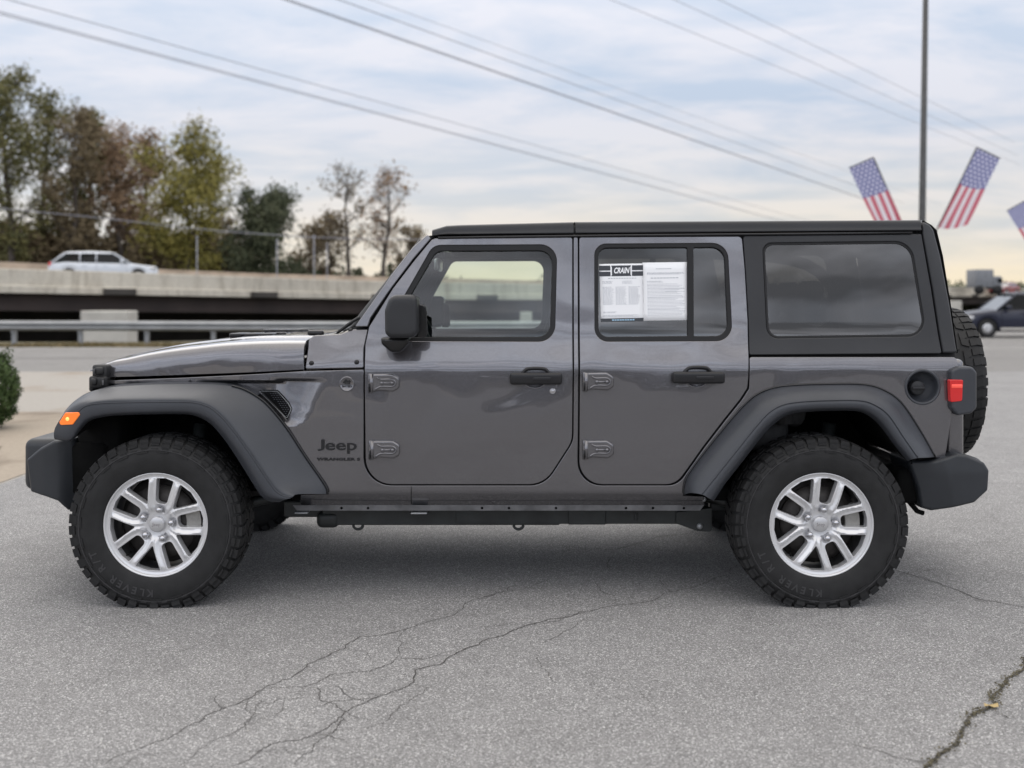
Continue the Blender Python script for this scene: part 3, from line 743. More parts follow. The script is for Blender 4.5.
def flares():
    def loft(name, curves, per=64):
        """curves: list of (pixel list, depth function or number)"""
        rows = []
        for pts, y in curves:
            q = cr([(a, b) for a, b in pts], 6)
            q3 = [P3(a, b, y if not isinstance(y, tuple) else 0) if not isinstance(y, tuple) else None for a, b in q]
            rows.append(resample(q3, per))
        # smooth cross-section
        n = len(rows); fine = []
        for j in range(per):
            fine.append(cr([rows[i][j] for i in range(n)], 5))
        m = MB(); m.grid(fine); return m
    # ---------- front
    cJ = [(64,412),(72,403),(84,394.5),(97,389.5),(112,386.8),(135,385),(160,384),(190,383.6),(215,384),(232,386),(244,389.5),(256,396),(268,405.5),(286,427),(305,456),(321,479),(327,489),(327.3,494)]
    cK = [(63.5,414),(71,407.5),(81,402.5),(93,400),(112,398),(135,397.3),(160,397),(182,397),(196,397.6),(209,400.5),(220,406),(230,414),(241,427),(256,447),(272,471),(283,486),(291,492),(298,494.2)]
    cM = [(55,428),(66,422),(77,413),(87,406),(107,403.5),(135,402.8),(160,402.5),(180,402.5),(193,403),(204,405.5),(213,410),(224,420),(237,436),(252,457),(266,478),(276,491.5),(284,496.5),(292,497.5)]
    cI = [(54,437.5),(70,438.5),(78,428),(88,418),(107,413.5),(135,412),(160,411.4),(180,411.4),(192,412),(203,415),(212,420),(221,428.5),(232,442),(246,462),(259,483),(267,495),(276,499),(284,500)]
    cR = [(56,439.5),(71,441),(80,431),(90,421),(108,416.5),(135,415),(160,414.4),(180,414.4),(191,415),(200,418),(209,423),(217,431),(228,445),(241,465),(254,486),(263,498),(272,502),(280,502)]
    yj = lambda x, z: ybody(x, z) + 0.004
    yj = (lambda x, z: (0.118 + (0.16*sp(-1.02-x, 0.05))))
    def yfront(y0): return lambda x, z: y0 + 0.30*sp(-2.00-x, 0.03)
    m = loft('f', [(cJ, yfront(0.125)), (cK, yfront(0.000)), (cM, yfront(-0.017)), (cI, yfront(-0.012)), (cR, yfront(0.035))])
    fl = m.build('front_flare', PLASTIC, suv)
    m = MB(); m.tube([P3(a_, b2-0.4, 0.122) for a_, b2 in cr(cJ[9:], 5)], 0.0055, 6); m.build('flare_seal', GLOSSBLK, fl)
    # top of the flare reaching in to the narrower nose
    m = MB(); a = [P3(px, py, yfront(0.125)) for px, py in cr(cJ[1:12], 4)]
    b_ = [(p[0] + 0.0, yj(p[0], p[2]) + 0.10, p[2] + 0.006) for p in a]
    a2 = [(p[0], p[1]-0.002, p[2]) for p in a]
    m.grid([a2, b_]); m.build('flare_shelf', PLASTIC, fl)
    m = MB(); lip = [P3(px, py, yfront(-0.0175)) for px, py in cr([(a_, b2-0.6) for a_, b2 in cM[2:]], 5)]
    m.tube(lip, 0.0028, 5); m.build('flare_bead', PLASTIC, fl)
    for px, py in ((218, 421.5), (243.8, 451.2), (260, 474.5)):
        m = MB(); x, z = W(px, py, 0.0); m.lathe([(0, -0.003), (0.004, -0.002), (0.005, 0.002)], cx=x, cz=z, n=8)
        m.v = [(p[0], p[1]-0.002, p[2]) for p in m.v]; m.build('flare_clip', STEEL, fl)
    # side marker lamp on the front tip
    ym = lambda x, z: yfront(-0.024)(x, z)
    mk_ = panel('marker_lamp', wl([(65,412.6,1.5),(78.5,412.2,1.5),(79.6,415,1),(72.5,424.6,2),(60,425.2,2),(59,422,1)], ym), [], AMBER, fl, h=ym, r=0.004, thick=0.03, g=0.02)
    x, z = W(67.5, 419, ym); m = MB(); m.lathe([(0, -0.004), (0.006, -0.003), (0.009, 0.0)], cx=x, cz=z, n=12); m.v = [(p[0], p[1]+ym(x, z)-0.0002, p[2]) for p in m.v]; m.build('marker_bulb', AMBERHOT, mk_)
    # ---------- rear
    cJ = [(684,495),(684.5,485),(691,470.6),(715,439.4),(740,409.7),(755.6,395.6),(774,388),(800,385.2),(830,384.4),(862,384.6),(882,389.5),(901,402.5),(921,432),(935,457)]
    cK = [(690,493),(691,486),(699,473),(724,443),(749,414.5),(763,401.5),(779,395),(802,391.5),(832,390.6),(862,391),(880,396.5),(896.5,409),(913,434),(928,457.5)]
    cM = [(702,494.5),(708.8,486),(716,477),(734,454.5),(756,427),(769.7,412.5),(784,405),(804,402),(832,400.8),(860,401),(875,405.5),(889,416),(904,438),(918,458)]
    cI = [(710,499),(716.5,490),(723,481),(740,459),(760,433),(774,419),(788,411.5),(806,409),(832,408),(857,408.2),(870,412),(883,422.5),(898,443),(911,459.5)]
    cR = [(714,501),(720,492),(726,483),(743,461.5),(763,436),(777,422),(790,414.8),(808,412),(832,411),(855,411.2),(867,415),(879,425),(894,445),(907,461)]
    m = loft('r', [(cJ, 0.122), (cK, 0.035), (cM, -0.014), (cI, -0.012), (cR, 0.035)])
    fl2 = m.build('rear_flare', PLASTIC, suv)
    m = MB(); m.tube([P3(a_, b2-0.4, 0.119) for a_, b2 in cr(cJ, 5)], 0.0055, 6); m.build('flare_seal', GLOSSBLK, fl2)
    m = MB(); m.tube([P3(px, py, -0.0155) for px, py in cr([(a_, b2-0.6) for a_, b2 in cM], 5)], 0.0028, 5); m.build('flare_bead', PLASTIC, fl2)
    # wheel-house liners
    for cc, f_ in ((cR_front, fl), (cR, fl2)):
        q = [(a, b) for a, b in cr(cc, 4)]; p0 = [P3(a, b, 0.03) for a, b in q]
        m = MB(); m.grid([p0, [(p[0], 0.20, p[2]+0.03) for p in p0], [(p[0], 0.62, p[2]+0.02) for p in p0]])
        xs = [p[0] for p in p0]; z0 = min(p[2] for p in p0)
        inner = [(p[0], 0.60, p[2]+0.02) for p in p0]; m.grid([inner, [(p[0], 0.60, 0.42) for p in p0]])
        m.build('wheel_liner', BLACK, f_)
cR_front = [(71,441),(80,431),(90,421),(108,416.5),(135,415),(160,414.4),(180,414.4),(191,415),(200,418),(209,423),(217,431),(228,445),(241,465),(254,486),(263,498)]
def hardtop_side():
    yh = yoff(-0.002)
    out = [(743,235.6,3),(913,234,0),(921.5,234,1),(931.5,290,0),(942,353.6,2),(749.6,355,2),(748.6,320,0),(746,275,0)]
    win = [(762.5,243,9),(911.5,241.2,20),(927,336.3,16),(767,338.5,12)]
    p = panel('hardtop_side', wl(out, yh), [wl(win, yh)], TOP, suv, h=yh, r=0.005, thick=0.04, g=0.03)
    gq = [(764.8,245.2,8),(909.5,243.6,18),(924.5,334,14),(769.3,336.2,10)]
    yg = yoff(0.008)
    panel('quarter_glass', wl([(763.5,244,8),(910.5,242.3,19),(925.8,335.3,15),(768,337.5,11)], yg), [], GDARK, p, h=yg, r=0.001, thick=0, g=0.05)
    ys = yoff(0.004)
    panel('window_seal', wl(win, ys), [wl(gq, ys)], RUBBER, p, h=ys, r=0.002, thick=0.03, g=0.05)
    # rear corner
    out = [(922.6,222.5,0),(926,222,0),(932,224,0),(936.5,229.5,0),(943,256,0),(951,305,0),(957.8,353.3,2),(943.4,353.3,1),(933,290,0),(923.3,236,0)]
    panel('hardtop_corner', wl(out, yh), [], TOP, suv, h=lambda x, z: yh(x, z) + 0.5*sp(x-2.10-0.25*(1.09-z)-0.015, 0.012)*1.0, r=0.012, thick=0.05, g=0.03)
    # drip rail
    m = MB(); a = [P3(px, py, yoff(-0.006)) for px, py in ((438,237.6),(520,236.6),(640,235.2),(760,234.2),(912,232.6))]
    m.tube(a, 0.006, 6); m.build('drip_rail', GLOSSBLK, suv)
def lamp_tail():
    yt = 0.098
    m = panel('tail_lamp', wl([(950.5,370,4),(958,366.5,3),(972,366.5,6),(977,372,5),(977,408,5),(971,413.5,4),(957,415.5,4),(950.5,408,4)], yt), [], PLASTIC, suv, h=lambda x, z: yt - 0.01 + 0.25*sp(x-2.128, 0.012), r=0.014, thick=0.13, g=0.03)
    MBx = wl([(949.7,379.5,1.5),(963.2,379.8,1.5),(962.2,401,2),(950.5,402.3,1.5)], yt-0.012)
    l_ = panel('lamp_lens', MBx, [], REDL, m, h=lambda x, z: yt-0.0145, r=0.004, thick=0.03, g=0.02)
    mm = MB(); x, z = W(955.5, 386, yt); mm.rbox(x-0.024, x+0.026, yt-0.0165, yt-0.012, z-0.008, z+0.009, 0.002, 1); mm.build('lamp_bulb', REDHOT, l_)
    mm = MB(); mm.rbox(x+0.045, x+0.117, yt+0.01, yt+0.13, 0.915, 1.05, 0.004, 1) ; 
def mirror_door():
    y0 = -0.10
    ym = lambda x, z: y0
    o = wl([(384,310,14),(390,295,9),(416.6,294.5,6),(416.6,338,8),(384.5,338.3,8)], y0)
    m = panel('door_mirror', o, [], TOP, suv, h=lambda x, z: y0 + 0.35*sp(-0.555-x, 0.010) + 0.5*sp(z-1.392, 0.008)*0.6 + 0.25*sp(1.24-z, 0.008), r=0.022, thick=0.15, g=0.012)
    mb = MB(); a = wl([(416.5,303,1),(426.5,306,4),(427.8,335,2),(424,337.5,1),(417,337,1)], 0.04)
    panel('mirror_rim', a, [], GLOSSBLK, m, h=lambda x, z: 0.035, r=0.006, thick=0.012, g=0.02)
    mb = MB(); x0, z0 = W(416.8, 334, y0); x1, z1 = W(416.8, 300, y0)
    mb.add([(x0-0.002, y0+0.02, z0+0.01), (x0-0.002, 0.045, z0+0.01), (x0-0.002, 0.045, z1-0.01), (x0-0.002, y0+0.02, z1-0.01)], [(0,1,2,3)]); mb.build('mirror_glass', CHROME, m, smooth=False)
    mb = MB()
    arm = panel('mirror_arm', wl([(380.5,337.5,2),(409,337.5,2),(409.3,343,4),(400,352.8,6),(390,352.8,6),(381,344,5)], 0.02), [], GLOSSBLK, m, h=lambda x, z: 0.015 + 0.5*sp(1.19-z, 0.01), r=0.018, thick=0.16, g=0.015)

def sill():
    m = MB(); a = P3(293, 507, 0.165); b = P3(703, 511, 0.165)
    y0 = 0.163
    z1 = P3(400, 505.2, y0)[2]; z0 = P3(400, 511.6, y0)[2]; xa = P3(297, 508, y0)[0]; xb = P3(700, 508, y0)[0]
    holes = []
    hs = [(341.5,509.5),(368,509.5),(482,508.8),(509,508.8),(556,508.5),(626,508.5),(653,508.5),(684,508.5)]
    pf = panel('sill_flange', [(xa, z0+0.004), (xb, z0+0.004), (xb+0.02, z1), (xa-0.02, z1)], [circ(W(px, py, y0)[0], (z0+z1)/2+0.001, 0.0062, 10) for px, py in hs], RAIL, suv, h=lambda x, z: y0, r=0.001, thick=0.004, g=0.05)
    m = MB(); x, z = W(293.5, 513, y0)
    m.rbox(*[P3(295, 512.6, y0)[0], P3(308, 512.6, y0)[0]], y0-0.01, y0+0.04, z-0.002, z+0.004, 0.001, 1); m.rbox(P3(411, 513, y0)[0], P3(427, 513, y0)[0], y0-0.01, y0+0.04, z-0.004, z+0.002, 0.001, 1)
    m.build('jacking_tab', STEEL, pf)
    m = MB(); a = [P3(411.2, py, yoff(-0.0012)) for py in (486.5, 489, 491.5, 493.5, 498, 504)]; m.tube(a, 0.0022, 5); m.build('rocker_seam', GLOSSBLK, suv)
    # frame rail
    m = MB(); yb = 0.29
    za = P3(400, 509, yb)[2]; zb = P3(400, 525.3, yb)[2]
    m.rbox(P3(322, 510, yb)[0], P3(560, 510, yb)[0], yb, yb+0.09, zb, za, 0.006, 1)
    m.rbox(P3(455, 510, yb)[0], P3(712, 510, yb)[0], yb-0.002, yb+0.085, zb+0.006, za, 0.006, 1)
    m.rbox(P3(568, 510, yb)[0], P3(606, 510, yb)[0], yb-0.008, yb+0.08, zb+0.004, za, 0.004, 1)
    m.rbox(P3(712, 510, yb)[0], 1.15, yb+0.05, yb+0.1, zb+0.06, za+0.06, 0.006, 1)
    m.rbox(-1.10, P3(325, 510, yb)[0], yb+0.04, yb+0.1, zb+0.03, za+0.03, 0.006, 1)
    m.tube([P3(636, 513, yb), P3(636, 520, yb)], 0.010, 8)
    fr = m.build('frame_rail', FRAME, suv); sharpen(fr, 30)
    # body mount, tie loops, rear bracket
    m = MB()
    for px in (326,): m.rbox(P3(px-10, 0, yb)[0], P3(px+13, 0, yb)[0], yb-0.01, yb+0.08, P3(0, 528.5, yb)[2], P3(0, 512, yb)[2], 0.030, 4)
    m.build('body_mount', FRAME, fr)
    for px in (357.5, 518.5):
        m = MB(); x, z = W(px, 526, yb); m.tube(cr([(x-0.022, yb+0.02, z+0.01), (x-0.020, yb+0.02, z-0.010), (x, yb+0.02, z-0.020), (x+0.020, yb+0.02, z-0.010), (x+0.022, yb+0.02, z+0.01)], 4), 0.007, 6); m.build('tie_loop', FRAME, fr)
    m = MB(); br = wl([(676,512,1),(712,508,1),(712,532,3),(697,531,2),(676,523.5,2)], yb-0.01); panel('rear_bracket', br, [], FRAME, fr, h=lambda x, z: yb-0.012, r=0.003, thick=0.02, g=0.04)
    x, z = W(700, 526.5, yb-0.02); m = MB(); m.lathe([(0, -0.012), (0.008, -0.012), (0.014, -0.006), (0.015, 0.004)], cx=x, cz=z, n=14); m.v = [(a, b+yb-0.012, c) for a, b, c in m.v]
    x, z = W(704, 499.5, 0.17); k = len(m.v); m.lathe([(0, -0.008), (0.006, -0.008), (0.011, 0), (0.011, 0.01)], cx=x, cz=z, n=12); m.v[k:] = [(a, b+0.17, c) for a, b, c in m.v[k:]]
    m.build('bracket_bolt', STEEL, fr)
for side in (False, True):
    MIR[0] = side
    body_side(); inner_shell(); doors(); fuel() if not side else None; pillar_and_cowl(); badges(); flares(); hardtop_side(); lamp_tail(); mirror_door(); sill()
MIR[0] = False
# plug behind the fuel opening on the far side, floor, engine bay, axles
m = MB(); m.rbox(-1.05, 2.0, 0.24, 1.60, 0.44, 0.50, 0.01, 1); m.build('floor_pan', BLACK, suv)
m = MB(); m.rbox(-2.05, -0.86, 0.48, 1.36, 0.45, 0.985, 0.02, 1)
m.rbox(-2.05, -1.84, 0.20, 1.64, 0.50, 0.90, 0.02, 1); m.rbox(-2.16, -1.90, 0.18, 1.66, 0.47, 0.72, 0.02, 1)
m.build('engine_bay', BLACK, suv)
def axle(name, x):
    m = MB(); m.tube([(x, 0.22, 0.375), (x, 1.62, 0.375)], 0.04, 12)
    m.tube([(x, 0.62, 0.375), (x, 0.66, 0.375), (x, 0.72, 0.375), (x, 0.80, 0.375), (x, 0.86, 0.375)], [0.05, 0.10, 0.135, 0.10, 0.05], 14)
    m.tube([(x-0.18, 0.25, 0.42), (x-0.18, 1.6, 0.40)], 0.018, 8)
    for y in (0.30, 1.54):
        m.tube([(x+0.08, y, 0.36), (x+0.12, y, 0.80)], 0.032, 10)
        m.tube([(x+0.6 if x < 0 else x-0.6, y+0.05*(1 if y < 1 else -1), 0.47), (x, y, 0.33)], 0.025, 8)
        q = [(x+0.05*math.cos(t*0.9), y+0.05*math.sin(t*0.9), 0.43+0.013*t) for t in range(26)]; m.tube(q, 0.008, 5)
    return m.build(name, FRAME, suv)
axle('front_axle', -1.6125); axle('rear_axle', 1.4005)
m = MB(); m.rbox(-0.75, 0.1, 0.75, 1.1, 0.28, 0.45, 0.04, 2); m.tube([(0.1, 0.9, 0.38), (1.3, 0.8, 0.38)], 0.035, 10); m.build('transfer_case', FRAME, suv)
m = MB(); m.tube(cr([(-0.4, 1.35, 0.40), (0.6, 1.35, 0.38), (1.05, 1.3, 0.40), (1.75, 1.2, 0.52), (1.85, 0.75, 0.42), (2.12, 0.5, 0.42)], 4), 0.03, 8); m.rbox(1.72, 1.95, 0.45, 1.4, 0.42, 0.58, 0.05, 3); m.build('exhaust', FRAME, suv)

# ---- hood, cowl top
def xpx(px, y): return (px - CX)*(D0 + y)/F
stn = [  # x position by pixel at the side (y~.2-.3), gap line y, crown pixel y
 (96.5, 377.6, 361), (101, 377.4, 357), (107, 377.2, 354.2), (113, 377, 352.2), (125, 376.6, 350), (145, 376.1, 345.4), (170, 375.2, 341.2), (195, 374.3, 338), (220, 373.4, 335.4), (250, 372.2, 333.6), (278, 370.8, 333.1), (303.5, 369.4, 333.2)]
def hood_y(x): return 0.128 + 0.16*sp(-1.02-x, 0.05)
def hood_section(x, zg, zc_, front=0.0):
    y0 = hood_y(x); hgt = zc_ - zg
    half = [(y0, zg), (y0+0.002, zg+0.35*hgt), (y0+0.010, zg+0.62*hgt), (y0+0.032, zg+0.80*hgt), (y0+0.08, zg+0.885*hgt), (y0+0.16, zg+0.93*hgt), (y0+0.21, zg+0.95*hgt), (y0+0.235, zg+0.985*hgt), (y0+0.30, zg+1.0*hgt), (YC, zg+1.01*hgt)]
    c_ = cr(half, 4); return c_ + [(2*YC-a, b) for a, b in reversed(c_[:-1])]
rows = []
for i, (px, gy, cy_) in enumerate(stn):
    x = xpx(px, 0.2)
    for _ in range(4): x = xpx(px, hood_y(x))
    zg = CAMH - (gy-HY)*(D0+hood_y(x))/F + (0.03 if px < 100 else 0.012 if px < 105 else 0); zc_ = CAMH - (cy_-HY)*(D0+0.75)/F
    sec = hood_section(x, zg, zc_)
    if i == 0: rows.append([(x-0.035, YC+(a-YC)*0.985, zg + (b-zg)*0.35) for a, b in sec])
    if i == 0: rows.append([(x-0.022, YC+(a-YC)*0.992, zg + (b-zg)*0.72) for a, b in sec])
    rows.append([(x, a, b) for a, b in sec])
rows = [list(r_) for r_ in zip(*[cr([r_[j] for r_ in rows], 4) for j in range(len(rows[0]))])]
m = MB(); m.grid(rows); back = rows[-1]; m.grid([back, [(p[0]+0.002, p[1], p[2]-0.04) for p in back]])
e0 = [r_[0] for r_ in rows]; m.grid([e0, [(p[0], p[1]+0.03, p[2]) for p in e0]]); hood = m.build('hood', PAINT, suv)
HOODTOP = rows[-1][len(rows[0])//2][2]
m = MB()
for k in range(3):
    for sgn in (-1, 1):
        yy = YC + sgn*(0.36); xx = -1.37 + k*0.075; m.rbox(xx-0.03, xx+0.03, yy-0.10, yy+0.10, HOODTOP-0.014, HOODTOP+0.007, 0.006, 2)
m.build('hood_vent', GLOSSBLK, hood)
m = MB()
for sgn in (-1, 1): m.rbox(-1.20, -1.15, YC+sgn*0.3-0.02, YC+sgn*0.3+0.02, HOODTOP-0.01, HOODTOP+0.008, 0.006, 2)
m.build('washer_nozzle', GLOSSBLK, hood)
# cowl top between hood and windscreen
xg = rows[-1][0][0]; m = MB()
sec = [(p[1], p[2]) for p in rows[-1]]
sec = [(YC+(a-YC)*0.955, b) for a, b in sec]; r0 = [(xg+0.010, a, b-0.004) for a, b in sec]; 
x1 = -0.80
m.grid([[(xg+0.008, a, b-0.04) for a, b in sec], r0, [(xg+0.11, YC+(a-YC)*0.985, min(b, 1.19)+0.0) for a, b in sec], [(x1, YC+(a-YC)*0.97, min(b, 1.20)) for a, b in sec]])
cowl = m.build('cowl_panel', PAINT, suv)
m = MB(); m.rbox(-0.98, -0.74, 0.24, 1.60, 1.150, 1.203, 0.008, 2); m.build('cowl_grille', TOP, cowl)
# wipers
for y_a, y_b in ((0.46, 0.30), (1.05, 0.86)):
    m = MB(); m.tube([(-0.93, y_a+0.35, 1.205), (-0.84, y_b+0.05, 1.235), (-0.76, y_b, 1.285)], 0.007, 6); m.tube([(-0.905, y_a+0.5, 1.225), (-0.80, y_b-0.02, 1.262)], 0.006, 6)
    m.build('wiper', GLOSSBLK, suv)
m = MB(); m.tube(cr([P3(339, 331.5, 0.22), P3(348, 324.5, 0.22), P3(359.5, 317.2, 0.22)], 5), 0.008, 6); m.tube([P3(343.5, 331.5, 0.21), P3(355, 325.5, 0.21)], 0.004, 6); m.build('wiper_arm', GLOSSBLK, suv)
m = MB(); x, z = W(350.5, 330.3, 0.19); m.lathe([(0, -0.006), (0.010, -0.004), (0.012, 0.012)], cx=x, cz=z, n=12); m.v = [(a, b+0.19, c) for a, b, c in m.v]; x, z = W(314.5, 333.0, 0.22); m.rbox(x-0.035, x+0.04, 0.22, 0.26, z-0.012, z+0.012, 0.008, 2); m.build('cowl_hook', GLOSSBLK, suv)
# windscreen glass and header
pl = [P3(px, py, yoff(0.05)) for px, py in ((430.5, 238.5), (354, 327))]
(xa, ya, za), (xb, yb_, zb) = pl
m = MB(); n_ = 12; rws = []
for i in range(5):
    t = i/4; x = xa+(xb-xa)*t; z = za+(zb-za)*t; y = ya+(yb_-ya)*t
    rws.append([(x - 0.02*math.sin(math.pi*j/n_), y+(2*(YC-y))*j/n_, z) for j in range(n_+1)])
m.grid(rws); m.build('windscreen', GWIND, suv)
m = MB(); m.rbox(xa-0.015, xa+0.06, ya+0.03, 2*YC-ya-0.03, za-0.04, za+0.015, 0.012, 2); m.build('windscreen_header', PAINT, suv)
# rear-view mirror inside
m = MB(); x, z = W(458, 262, 1.0) ; x, z = (438-CX)*(D0+0.9)/F, CAMH-(265-HY)*(D0+0.9)/F
m.rbox(x-0.014, x+0.016, YC-0.12, YC+0.12, z-0.033, z+0.033, 0.01, 2); m.tube([(x, YC, z), (x-0.06, YC, z+0.06)], 0.008, 6); m.build('rear_view_mirror', CAPM, suv)

# ---- roof
def roof(name, px0, px1, ytop0, ytop1, back=False):
    secs = []; nst = 10
    for i in range(nst+1):
        t = i/nst; px = px0+(px1-px0)*t
        yb0 = 236.0 - 4.2*(px-432)/490.0; yt = ytop0+(ytop1-ytop0)*t
        if not back and t < 0.14: yt += (0.14-t)**2*210
        yside = yoff(-0.004)
        b = P3(px, yb0-1.0, yside); c_ = P3(px, yt + 5.0, yside); 
        x = b[0]; y0 = b[1]; zt = CAMH - (yt-HY)*(D0+y0+0.05)/F
        half = [(y0+0.012, b[2]), (y0, b[2]+0.004), (c_[1]+0.001, c_[2]-0.008), (c_[1]+0.006, zt-0.009), (c_[1]+0.022, zt-0.001), (c_[1]+0.06, zt+0.003), (c_[1]+0.25, zt+0.012), (YC, zt+0.018)]
        if back and t > 0.97: pass
        q = cr(half, 3); q += [(2*YC-a, b2) for a, b2 in reversed(q[:-1])]
        secs.append([(x, a, b2) for a, b2 in q])
    m = MB(); m.grid(secs)
    for s_, d in ((secs[0], 0.004), (secs[-1], -0.004)):
        m.grid([s_, [(p[0]+d, YC+(p[1]-YC)*0.96, p[2]-0.03) for p in s_]])
    return m.build(name, TOP, suv), secs
roof('front_roof_panel', 432, 573.6, 226.2, 222.6)
rf, rs = roof('hardtop_roof', 575.6, 921.6, 222.5, 220.6, back=True)
m = MB(); m.rbox(rs[0][0][0]-0.03, rs[0][0][0]+0.02, 0.27, 1.57, 1.70, 1.745, 0.005, 1); m.rbox(-0.35, 1.95, 0.30, 1.54, 1.705, 1.715, 0.002, 1); m.build('headliner', TRIM, suv)
# rear wall of the hardtop with glass, tailgate
def edge_r(py): return P3(lerp_tab([(222, 928), (229, 936.5), (256, 943), (305, 951), (353, 957.8)], py), py, yoff(0.06))
ys_ = [222.5, 225, 230, 240, 256, 280, 305, 330, 353]
m = MB(); rws = []
last = rs[-1]
rws.append([(p[0], p[1], p[2]) for p in (last[len(last)//6], last[len(last)//2], last[-len(last)//6])])
for py in ys_:
    e = edge_r(py); rws.append([(e[0]-(0.03 if py < 223 else 0), e[1], e[2]+(0.012 if py < 223 else 0)), (e[0]+0.02-(0.05 if py < 223 else 0), YC, e[2]+(0.02 if py < 226 else 0)), (e[0]-(0.03 if py < 223 else 0), 2*YC-e[1], e[2]+(0.012 if py < 223 else 0))])
m.grid(rws); m.build('hardtop_back', TOP, suv)
e1, e2 = edge_r(240), edge_r(345)
m = MB(); m.grid([[(e1[0]+0.014, 0.34, e1[2]), (e1[0]+0.030, YC, e1[2]), (e1[0]+0.014, 1.5, e1[2])], [(e2[0]+0.014, 0.30, e2[2]), (e2[0]+0.030, YC, e2[2]), (e2[0]+0.014, 1.54, e2[2])]]); m.build('rear_window', GVEH, suv)
xt = 2.055
m = MB(); m.rbox(xt-0.03, xt+0.055, 0.155, 1.685, 0.56, 1.115, 0.025, 3); tg = m.build('tailgate_wall', PAINT, suv)
m = MB(); m.rbox(xt+0.05, xt+0.075, 0.36, 1.56, 0.58, 1.11, 0.012, 3); m.build('tailgate', PAINT, suv)
m = MB(); m.rbox(xt+0.06, sx-0.15, 0.78, 1.08, 0.80, 1.05, 0.03, 2); m.build('spare_carrier', BUMPER, suv)
for s_ in (False, True):
    MIR[0] = s_; m = MB(); m.tube([P3(916, 234, 0.36), P3(924, 262, 0.34), P3(934, 310, 0.32), P3(940, 350, 0.30)], 0.055, 10); m.build('corner_trim', SHELL, suv)
MIR[0] = False
# ---- bumpers
MIR[0] = False
for side in (False, True):
    MIR[0] = side
    yb = 0.145
    o = wl([(25,460,3),(40,448,4),(54,440.5,3),(71,439,2),(72,470,0),(74,511,2),(66,511.5,2),(58,501,3),(47.5,497,2),(29.5,492,3)], yb)
    p = panel('front_bumper_end', o, [], BUMPER, suv, h=lambda x, z: yb - 0.01 + 0.22*sp(-2.175-x, 0.005) + 0.35*sp(z-0.700-(x+2.2)*0.4, 0.006) + 0.9*sp(x+2.105, 0.008), r=0.014, thick=0.25, g=0.02)
    m = MB(); m.tube([P3(a_, b_, yb - 0.006) for a_, b_ in ((50, 446), (47.5, 455), (46.2, 475), (47.8, 495))], 0.0022, 5); m.build('bumper_seam', GLOSSBLK, p)
    # rear bumper corner
    yr = 0.085
    o = wl([(912,462.5,3),(936,461,2),(957,453.7,3),(967,455,3),(984,462.5,4),(988.3,470,4),(987,490,4),(973.5,502.3,6),(934,512,3),(924,509.5,2),(921,490,0),(916.5,476,2)], yr)
    cx0 = W(938, 470, yr)[0]
    def hr(x, z, yr=yr, cx0=cx0):
        xl = cx0 + 0.035 + (0.62-z)*0.20
        return yr - 0.015 + 0.40*sp(xl-x, 0.004) + 0.10*sp(z-0.60, 0.006)*4.0*0.3 + 0.5*sp(x-2.262, 0.008)*0.4
    p = panel('rear_bumper_end', o, [], BUMPER, suv, h=hr, r=0.014, thick=0.26, g=0.018)
    m = MB(); m.rbox(1.80, 2.02, 0.16, 0.30, 0.44, 0.60, 0.02, 2); m.tube([(1.86, 0.2, 0.45), (1.90, 0.19, 0.40), (1.93, 0.19, 0.39)], 0.012, 6); m.build('bumper_bracket', BLACK, p)
MIR[0] = False
m = MB(); m.rbox(-2.36, -2.16, 0.33, 1.51, 0.47, 0.72, 0.04, 4); m.rbox(-2.15, -2.0, 0.5, 1.34, 0.5, 0.66, 0.02, 2); m.build('front_bumper', BUMPER, suv)
m = MB(); m.rbox(2.06, 2.27, 0.30, 1.54, 0.45, 0.63, 0.04, 4); m.build('rear_bumper', BUMPER, suv)
# ---- grille with seven slots, headlamps
xg_ = -2.045
def gm(u, v, d): return (xg_ + d + 0.10*(v-0.75)*0.6, u, v)
og = fillet([(0.315, 0.66, 0.05), (0.30, 1.02, 0.05), (0.40, 1.075, 0.06), (1.44, 1.075, 0.06), (1.54, 1.02, 0.05), (1.525, 0.66, 0.05)])
hs_ = [fillet([(YC+k*0.083-0.026, 0.74, 0.02), (YC+k*0.083+0.026, 0.74, 0.02), (YC+k*0.083+0.026, 1.0, 0.02), (YC+k*0.083-0.026, 1.0, 0.02)]) for k in range(-3, 4)]
hs_ += [circ(0.92-0.43, 0.90, 0.092, 28), circ(0.92+0.43, 0.90, 0.092, 28)]
gr = panel('grille', og, hs_, PAINT, suv, h=lambda u, v: 0.5*(u-YC)**2*0.35, r=0.008, thick=0.05, g=0.05, mapf=gm)
m = MB(); m.rbox(xg_+0.06, xg_+0.10, 0.36, 1.48, 0.68, 1.03, 0.01, 1); m.build('radiator_screen', BLACK, gr)
for s_ in (-1, 1):
    m = MB(); m.lathe([(0, -0.02), (0.05, -0.012), (0.082, 0.0), (0.090, 0.012), (0.092, 0.03)], n=32)
    m.v = [(xg_+0.045+b, YC+s_*0.43+a, 0.90+c) for a, b, c in m.v]; m.build('headlamp', CAPM, gr)
